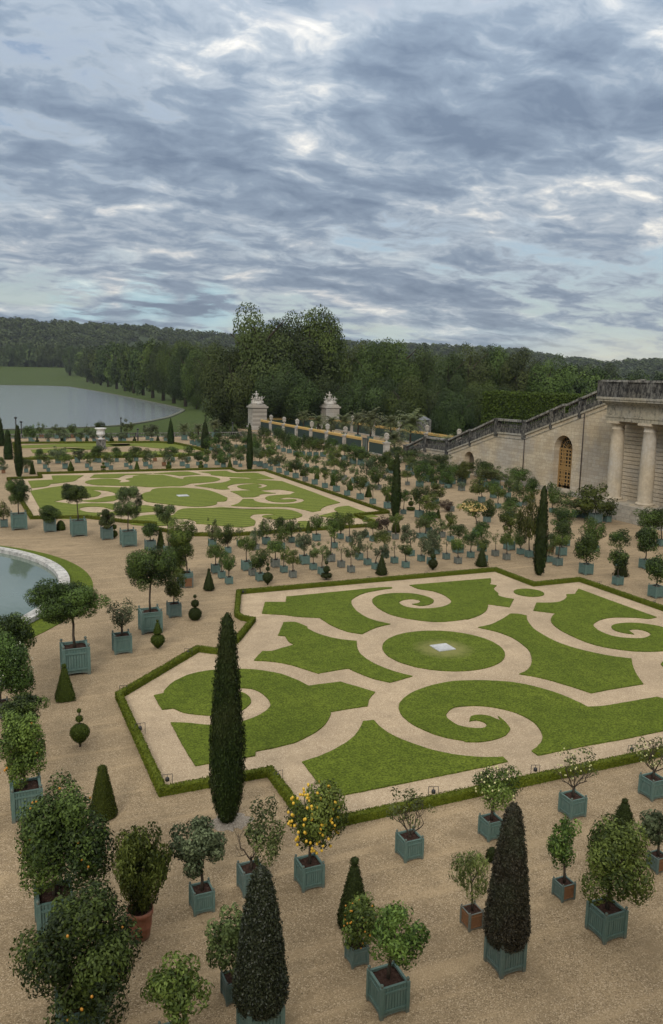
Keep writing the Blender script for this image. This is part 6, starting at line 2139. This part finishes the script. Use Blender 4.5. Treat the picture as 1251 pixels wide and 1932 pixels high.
column_tree('l3', 738, 335, 50, 86, 'broader conical tree with a thin tip among potted trees', CON, 'conical_tree', 'cyp', 0, cat='conical tree', group='conical trees round the third lawn')
CON2 = [(0.8, 0.0), (1.0, 0.06), (0.9, 0.3), (0.72, 0.6), (0.5, 0.85), (0.3, 0.96), (0.03, 1.0)]
column_tree('l2', 82, 434, 152, 84, 'dark conical tree left of the striped lawn cypress', CON2, 'conical_tree', 'cyp', 0, cat='conical tree', group='conical trees round the third lawn')
column_tree('l2', 8, 308, 40, 70, 'dark conical tree cut by the left edge before the lake', CON2, 'conical_tree', 'cyp', 0, cat='conical tree', group='conical trees round the third lawn')


def boxed_cone(c, rec_box, top, wpx, label, mat, bx, cxo=None):
    u, v, w = rec_box
    x, y = cpx(c, u, v)
    X, Y, s = fit_box(x, y, w / CR[c][2], smax=1.5)
    root = thing('potted_holly_cone', label, 'clipped tree', (X, Y, 0), 0, 'dark clipped cones in boxes in front')
    b, H = build_box_detail(root, s, MT[bx], [MT[bx]])
    link('soil', soil_mesh(), root, scale=(s, s, s))
    h = z_at(X, Y, cpx(c, 0, top)[1])
    dep = proj((X, Y, h * 0.4))[2]
    r = wpx / CR[c][2] * dep / F_PX / 2
    z0 = 0.83 * s
    pr = [(0.05, z0 + 0.08), (r * 0.80, z0 + 0.10), (r * 0.97, z0 + 0.09 * (h - z0)), (r, z0 + 0.15 * (h - z0)), (r * 0.90, z0 + 0.28 * (h - z0)), (r * 0.76, z0 + 0.5 * (h - z0)), (r * 0.58, z0 + 0.7 * (h - z0)), (r * 0.40, z0 + 0.87 * (h - z0)), (r * 0.26, z0 + 0.96 * (h - z0)), (0.02, h)]
    V, F, T = clipped(int(u), pr, 24000, 0.075, 0.036, False, r * 0.06, 0.88, 0.0, 0.9, 18)
    link('crown', np_mesh('crown', V, F, LM[mat], T), root)
    mb = MB()
    mb.tube([(0, 0, 0.7 * s), (0, 0, h * 0.8)], [0.06, 0.02], 6)
    mb.build('trunk', MT['bark'], root)


boxed_cone('n4', (388, 1360, 243), 392, 232, 'dark withered clipped cone in a large teal box at the lower right', 'yewb', 'teal2')
boxed_cone('n3', (268, 1720, 270), 684, 285, 'dark dense clipped holly cone at the bottom edge left of centre', 'yew', 'teal')

# ------------------------------------------------------------------ ground spotlights by the hedges
def spotlight(c, u, v, hpx, label):
    x, y = cpx(c, u, v)
    P = G(x, y)
    h = min(max(hpx / CR[c][2] * proj(P)[2] / F_PX * 1.05, 0.35), 0.8)
    t = thing('garden_spotlight', label, 'spotlight', (P[0], P[1], 0), random.Random(int(x)).uniform(-0.5, 0.3), 'small garden spotlights inside the hedges')
    mb = MB()
    w = h * 0.42
    for a in (-1, 1):
        mb.tube([(a * w, 0, 0), (a * w * 1.02, 0, h)], 0.012, 4)
    mb.tube([(-w, 0, h), (w, 0, h)], 0.012, 4)
    mb.build('frame', MT['iron'], t)
    mb = MB()
    mb.tube([(0, 0, h), (0, 0, h * 0.72)], 0.01, 4)
    mb.lathe([(0.03, h * 0.75), (0.075, h * 0.68), (0.085, h * 0.42), (0.03, h * 0.33)], 8)
    mb.build('lamp', MT['iron'], t)


for c_, u, v, hp, lab in (('c1', 265, 955, 65, 'small spotlight inside the left side of the near hedge'), ('c1', 425, 1255, 65, 'small spotlight in the nearest left corner of the near hedge'),
                          ('c1', 1080, 1235, 65, 'small spotlight right of the front cypress by the hedge corner'), ('c4', 805, 640, 65, 'small spotlight behind the twiggy tree along the front hedge'),
                          ('c5', 437, 612, 62, 'small spotlight along the front hedge, between the two budded trees'), ('c5', 1050, 485, 62, 'small spotlight along the front hedge at the far right'),
                          ('c1', 165, 712, 45, 'small spotlight in the left tip of the near hedge'), ('c1', 548, 500, 50, 'small spotlight behind the front cypress on the diagonal hedge'),
                          ('c1', 872, 130, 30, 'small spotlight at the pool-side top corner of the near hedge'), ('c2', 428, 118, 30, 'small spotlight on the far side of the near hedge, left of the pyramid'),
                          ('c2', 768, 85, 30, 'small spotlight on the far side of the near hedge, right of the pyramid'), ('c3', 845, 158, 32, 'small spotlight on the right side of the near hedge, farther one'),
                          ('c3', 1195, 278, 32, 'small spotlight on the right side of the near hedge, nearer one')):
    spotlight(c_, u, v, hp, lab)

# ------------------------------------------------------------------ big trees, clipped hedge block, woods
_tm = {}


def tree_mesh(kind, k, n=24000):
    key = (kind, k)
    if key not in _tm:
        V, F, T = crown(400 + k * 7 + len(kind), n, 0.046, 0.042, lumps=46, lump_r=(0.20, 0.36), shell=(0.45, 0.74), fold=0.2, rnd=0.36, leafvar=0.4)
        _tm[key] = np_mesh('crown', V, F, LM[kind], T)
    return _tm[key]


def tree_small(kind, k):
    key = (kind, 's', k)
    if key not in _tm:
        V, F, T = crown(900 + k * 7, 5200, 0.115, 0.09, lumps=48, lump_r=(0.18, 0.33), shell=(0.45, 0.80), fold=0.2, rnd=0.42, leafvar=0.35)
        _tm[key] = np_mesh('crown', V, F, LM[kind], T)
    return _tm[key]


_tk = MB()
_tk.tube([(0, 0, 0), (0.004, 0, 0.35), (0, 0.006, 0.75)], [0.030, 0.022, 0.012], 7)
for _i in range(6):
    _a = _i * 1.05
    _tk.tube([(0, 0, 0.35 + 0.05 * _i), (0.09 * math.cos(_a), 0.09 * math.sin(_a), 0.5 + 0.05 * _i), (0.22 * math.cos(_a), 0.22 * math.sin(_a), 0.62 + 0.05 * _i)], [0.014, 0.009, 0.003], 5, cap=False)
TRUNK = _tk.mesh('trunk', MT['bark'])
_tn = [0]


def big_tree(xp, top, wpx, dist, zb, label, kind='tree', group='tall trees behind the gate', cut=0.12, small=False, name='tall_tree', yb=None):
    """Tree on bearing xp whose crown reaches row top, wpx wide, dist metres away, standing at height zb; cut: clear stem share."""
    _tn[0] += 1
    d = ray(xp, (top + 720) / 2)
    h = math.hypot(d[0], d[1])
    X, Y = d[0] / h * dist, d[1] / h * dist
    zt = z_at(X, Y, top)
    H = zt - zb
    r = wpx / 2 * proj((X, Y, zt))[2] / F_PX
    t = thing(name, label, 'tree', (X, Y, zb), 0, group)
    link('trunk', TRUNK, t, scale=(H * 1.1, H * 1.1, H))
    me = tree_small(kind, _tn[0] % 4) if small else tree_mesh(kind, _tn[0] % 5)
    link('crown', me, t, (0, 0, H * (cut + (1 - cut) / 2)), (r * 1.05, r * 1.05, H * (1 - cut) / 2 * 1.02), (0, 0, _tn[0] * 2.1))
    return t


B = big_tree
B(490, 574, 150, 262, -2.5, 'tallest broad tree with a russet lower crown behind the left statue pillar', 'treeb', cut=0.04)
B(590, 586, 136, 275, -2.5, 'tall tree behind the gate, right half of the tallest pair', 'tree', cut=0.06)
B(540, 584, 120, 285, -2.5, 'tall tree between the tallest pair behind the gate', 'treed', cut=0.06)
B(535, 612, 190, 272, -2.5, 'broad dark tree filling the gap under the tallest pair behind the gate', 'treed', cut=0.02)
B(440, 655, 110, 256, -3.2, 'low russet tree drooping over the grass left of the statue pillar', 'treeb', cut=0.02)
B(520, 680, 100, 248, -2.5, 'lower bough of dark foliage just behind the left statue pillar', 'treed', cut=0.10)
B(560, 700, 90, 250, -2.5, 'dark low tree between the two statue pillars', 'treed', cut=0.16)
for i, (xp, top, w, dd, k, c_) in enumerate(((658, 636, 92, 330, 'tree', 'first'), (705, 640, 84, 322, 'tree', 'second'), (750, 638, 92, 318, 'tree', 'third'), (800, 648, 86, 325, 'tree', 'fourth'),
                                           (845, 662, 80, 305, 'treed', 'fifth'), (885, 645, 96, 330, 'treeb', 'sixth'), (935, 650, 90, 335, 'tree', 'seventh'), (985, 657, 88, 322, 'treeb', 'eighth'), (1035, 668, 82, 310, 'tree', 'ninth'))):
    B(xp, top, w, dd, -3.0, 'tall green tree in the long row behind the court, %s from the left' % c_, k, 'row of tall trees behind the court', cut=0.05)
for i, (xp, top, w, dd, k, c_) in enumerate(((620, 715, 90, 262, 'treed', 'first'), (668, 712, 80, 258, 'treed', 'second'), (725, 718, 90, 252, 'treed', 'third'), (768, 708, 88, 246, 'tree', 'fourth'), (808, 722, 72, 250, 'treed', 'fifth'),
                                           (850, 736, 70, 238, 'treed', 'sixth'), (905, 714, 84, 268, 'tree', 'seventh'), (870, 745, 62, 225, 'treed', 'eighth'), (945, 728, 70, 262, 'treed', 'ninth'))):
    B(xp, top, w, dd, -3.0, 'dark bushy tree below the tall row behind the palms, %s from the left' % c_, k, 'dark bushy trees behind the palms', cut=0.0)
for i, (xp, top, w, dd, k, c_) in enumerate(((1080, 690, 80, 420, 'tree', 'first'), (1125, 694, 70, 460, 'tree', 'second'), (1165, 706, 60, 480, 'tree', 'third'), (1205, 700, 60, 560, 'treed', 'fourth'), (1245, 704, 60, 600, 'treed', 'fifth'), (1290, 704, 60, 600, 'treed', 'sixth'),
                                            (1100, 680, 50, 700, 'wood', 'seventh'), (1150, 686, 50, 800, 'wood', 'eighth'))):
    B(xp, top, w, dd, -3.4, 'pale green tree on the plain over the building roof, %s from the left' % c_, k, 'trees on the plain beyond the building', cut=0.0, small=True)
# the row along the lake
_row = [(375, 772), (352, 767), (330, 761), (310, 756), (290, 751), (272, 746), (254, 742), (238, 738), (222, 734), (206, 730), (192, 727), (179, 724), (167, 721)]
_tops = [652, 648, 640, 641, 640, 644, 642, 645, 644, 648, 648, 650, 652]
for i, ((xp, yb), tp) in enumerate(zip(_row, _tops)):
    P = G(xp, yb, TER_Z)
    dd = math.hypot(P[0], P[1])
    B(xp - 3, tp + 4, 62 - 1.2 * i, dd, TER_Z, 'leafy tree in the row along the lake, %s from its near end' % ORD[i], ('tree', 'treed')[i % 2], 'tree row along the lake', cut=0.05, small=i > 3)
for i, (xp, tp) in enumerate(((400, 648), (370, 640), (345, 640))):
    B(xp, tp, 70, (430, 520, 610)[i], TER_Z, 'tree in the second row behind the lake row, %s from its near end' % ORD[i], 'tree', 'second tree row along the lake', cut=0.05)
for i in range(11):
    xp = -40 + i * 19
    dd = 1800 - (i > 8) * 200
    B(xp, 648 + (i * 7) % 5, 27, dd, ter_z(xp, dd) - 1, 'far tree at the end of the lake meadow, %s from the left' % ORD[i], 'wood', 'trees at the far end of the lake', cut=0.03, small=True)


def woods(name, seed, n, xr, dr, tree_h, wid, kind, minz=None):
    rng = np.random.default_rng(seed)
    base = []
    for k in range(5):
        V, F, T = crown(seed + k, 150, 0.42, 0.34, lumps=12, lump_r=(0.3, 0.5), shell=(0.35, 0.62), fold=0.2, rnd=0.5, leafvar=0.4)
        base.append((V, F, T))
    parts = []
    for i in range(n):
        xp = rng.uniform(*xr)
        dd = rng.uniform(*dr)
        q = ray(xp, 700)
        h = math.hypot(q[0], q[1])
        s = rng.uniform(0.7, 1.25)
        V, F, T = base[i % 5]
        c = np.array([q[0] / h * dd, q[1] / h * dd, ter_z(xp, dd) + tree_h * 0.4 * s])
        parts.append((V * np.array([wid, wid, tree_h * 0.6]) * s + c, F, np.clip(T + rng.uniform(-0.2, 0.2), 0, 1)))
    V, F, T = join_np(parts)
    return struct(link(name, np_mesh(name, V, F, LM[kind], T)), 'stuff')


woods('hill_woods', 11, 1700, (-250, 700), (1860, 2740), 19, 13, 'wood')
woods('hill_woods', 12, 1300, (700, 1500), (1900, 2740), 16, 13, 'wood')
woods('meadow_woods', 13, 160, (-250, 120), (1790, 1900), 30, 12, 'wood')
woods('plain_woods', 14, 420, (1040, 1400), (900, 1800), 13, 11, 'wood')
woods('court_undergrowth', 15, 130, (420, 1010), (240, 262), 5, 3.2, 'treed')

# clipped hedge block above the stairs
rngb = np.random.default_rng(3)
A0, A1 = PXX(912, 742, 118.0), PXX(1100, 745, 118.0)
y0, y1, zt_ = float(A1[1]), float(A0[1]), 12.6
n_ = 22000
V_, N_ = [], []
Lx = 7.0
fc = rngb.choice(3, n_, p=[0.62, 0.22, 0.16])
uu, vv = rngb.random(n_), rngb.random(n_)
P_ = np.empty((n_, 3))
N_ = np.zeros((n_, 3))
m = fc == 0
P_[m] = np.stack([np.full(m.sum(), 118.0), y0 + (y1 - y0) * uu[m], zt_ * vv[m]], 1)
N_[m] = (-1, 0, 0.2)
m = fc == 1
P_[m] = np.stack([118 + Lx * vv[m], y0 + (y1 - y0) * uu[m], np.full(m.sum(), zt_)], 1)
N_[m] = (0, 0, 1)
m = fc == 2
P_[m] = np.stack([118 + Lx * uu[m], np.full(m.sum(), y1), zt_ * vv[m]], 1)
N_[m] = (0, 1, 0.2)
P_ += rngb.normal(size=P_.shape) * 0.16
V, F = leaves(rngb, P_, N_, 0.55, 0.34, 0.2, 0.6)
bx_ = MB()
bx_.box(118.2, 118 + Lx, y0, y1 - 0.2, -3.4, zt_ - 0.2)
V2, F2 = np.array(bx_.v), np.array(bx_.f)
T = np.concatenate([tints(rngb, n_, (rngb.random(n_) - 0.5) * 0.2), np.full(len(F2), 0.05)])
me = np_mesh('hedge_block', np.concatenate([V, V2]), np.concatenate([F, F2 + len(V)]), LM['box'], T)
tag(link('hedge_block', me), 'tall square-clipped hedge rising behind the stair parapet', 'hedge')
# small roof among the trees
P = PYY(800, 792, 200.0)
t = thing('garden_shelter', 'small grey-roofed shelter half hidden behind the palms', 'shelter', (P[0], P[1], 0))
zr = z_at(P[0], P[1], 785)
mb = MB()
mb.box(-1.5, 1.5, -1.5, 1.5, 0, zr - 1.0)
mb.build('wall', MT['balus'], t)
mb = MB()
mb.lathe([(2.2, zr - 1.05), (2.2, zr - 0.95), (0.05, zr)], 4, sq=False, sm=False)
MT['slate'] = Mat('slate_roof', 0.6, 0.3).color((0.12, 0.125, 0.14)).m
mb.build('roof', MT['slate'], t)

# bare earth and pale dust round the foot of the front cypress
MT['dust'] = gravel_mat('pale_dusty_earth', (0.30, 0.26, 0.21), (0.10, 0.08, 0.06), (0.50, 0.46, 0.40))
P = G(428, 1549)
_rg2 = random.Random(6)
_pl2 = [(P[0] + 0.1 + (0.75 + _rg2.uniform(-0.14, 0.14)) * math.cos(2 * math.pi * i / 40), P[1] - 0.1 + (0.6 + _rg2.uniform(-0.12, 0.12)) * math.sin(2 * math.pi * i / 40)) for i in range(40)]
slab('bare_earth', _pl2, -0.02, 0.008, MT['dust'])
# fallen leaves and petals blown over the gravel near the boxes
_rg = np.random.default_rng(21)
_pts = []
for o in [o for o in SC.objects if o.parent is None and o.name.startswith('potted') and math.hypot(o.location.x, o.location.y) < 50]:
    k = int(_rg.integers(10, 26))
    _pts.append(np.stack([o.location.x + _rg.normal(size=k) * 1.1, o.location.y + _rg.normal(size=k) * 1.1, np.full(k, 0.012)], 1))
_pts = np.concatenate(_pts)
V, F = leaves(_rg, _pts, np.tile([[0, 0, 1.0]], (len(_pts), 1)), 0.07, 0.04, 0.1, 0.15)
MT['litter'] = leaf_mat('fallen_leaf', (0.06, 0.04, 0.02), (0.30, 0.22, 0.11), trans=0.05)
struct(link('fallen_leaves', np_mesh('fallen_leaves', V, F, MT['litter'], _rg.random(len(F)))), 'stuff')

# ------------------------------------------------------------------ air between here and the hills
_M = Mat('haze_air')
_M.n.remove(_M.b)
_v = _M.nd('ShaderNodeVolumePrincipled', {'Color': (0.80, 0.88, 0.98, 1), 'Density': 0.00004, 'Anisotropy': 0.0})
_M.l.new(_v.outputs[0], _M.out.inputs['Volume'])
_mb = MB()
_mb.box(-5200, 5200, -5100, 5200, -8.0, 420.0)
struct(_mb.build('haze', _M.m), 'stuff')
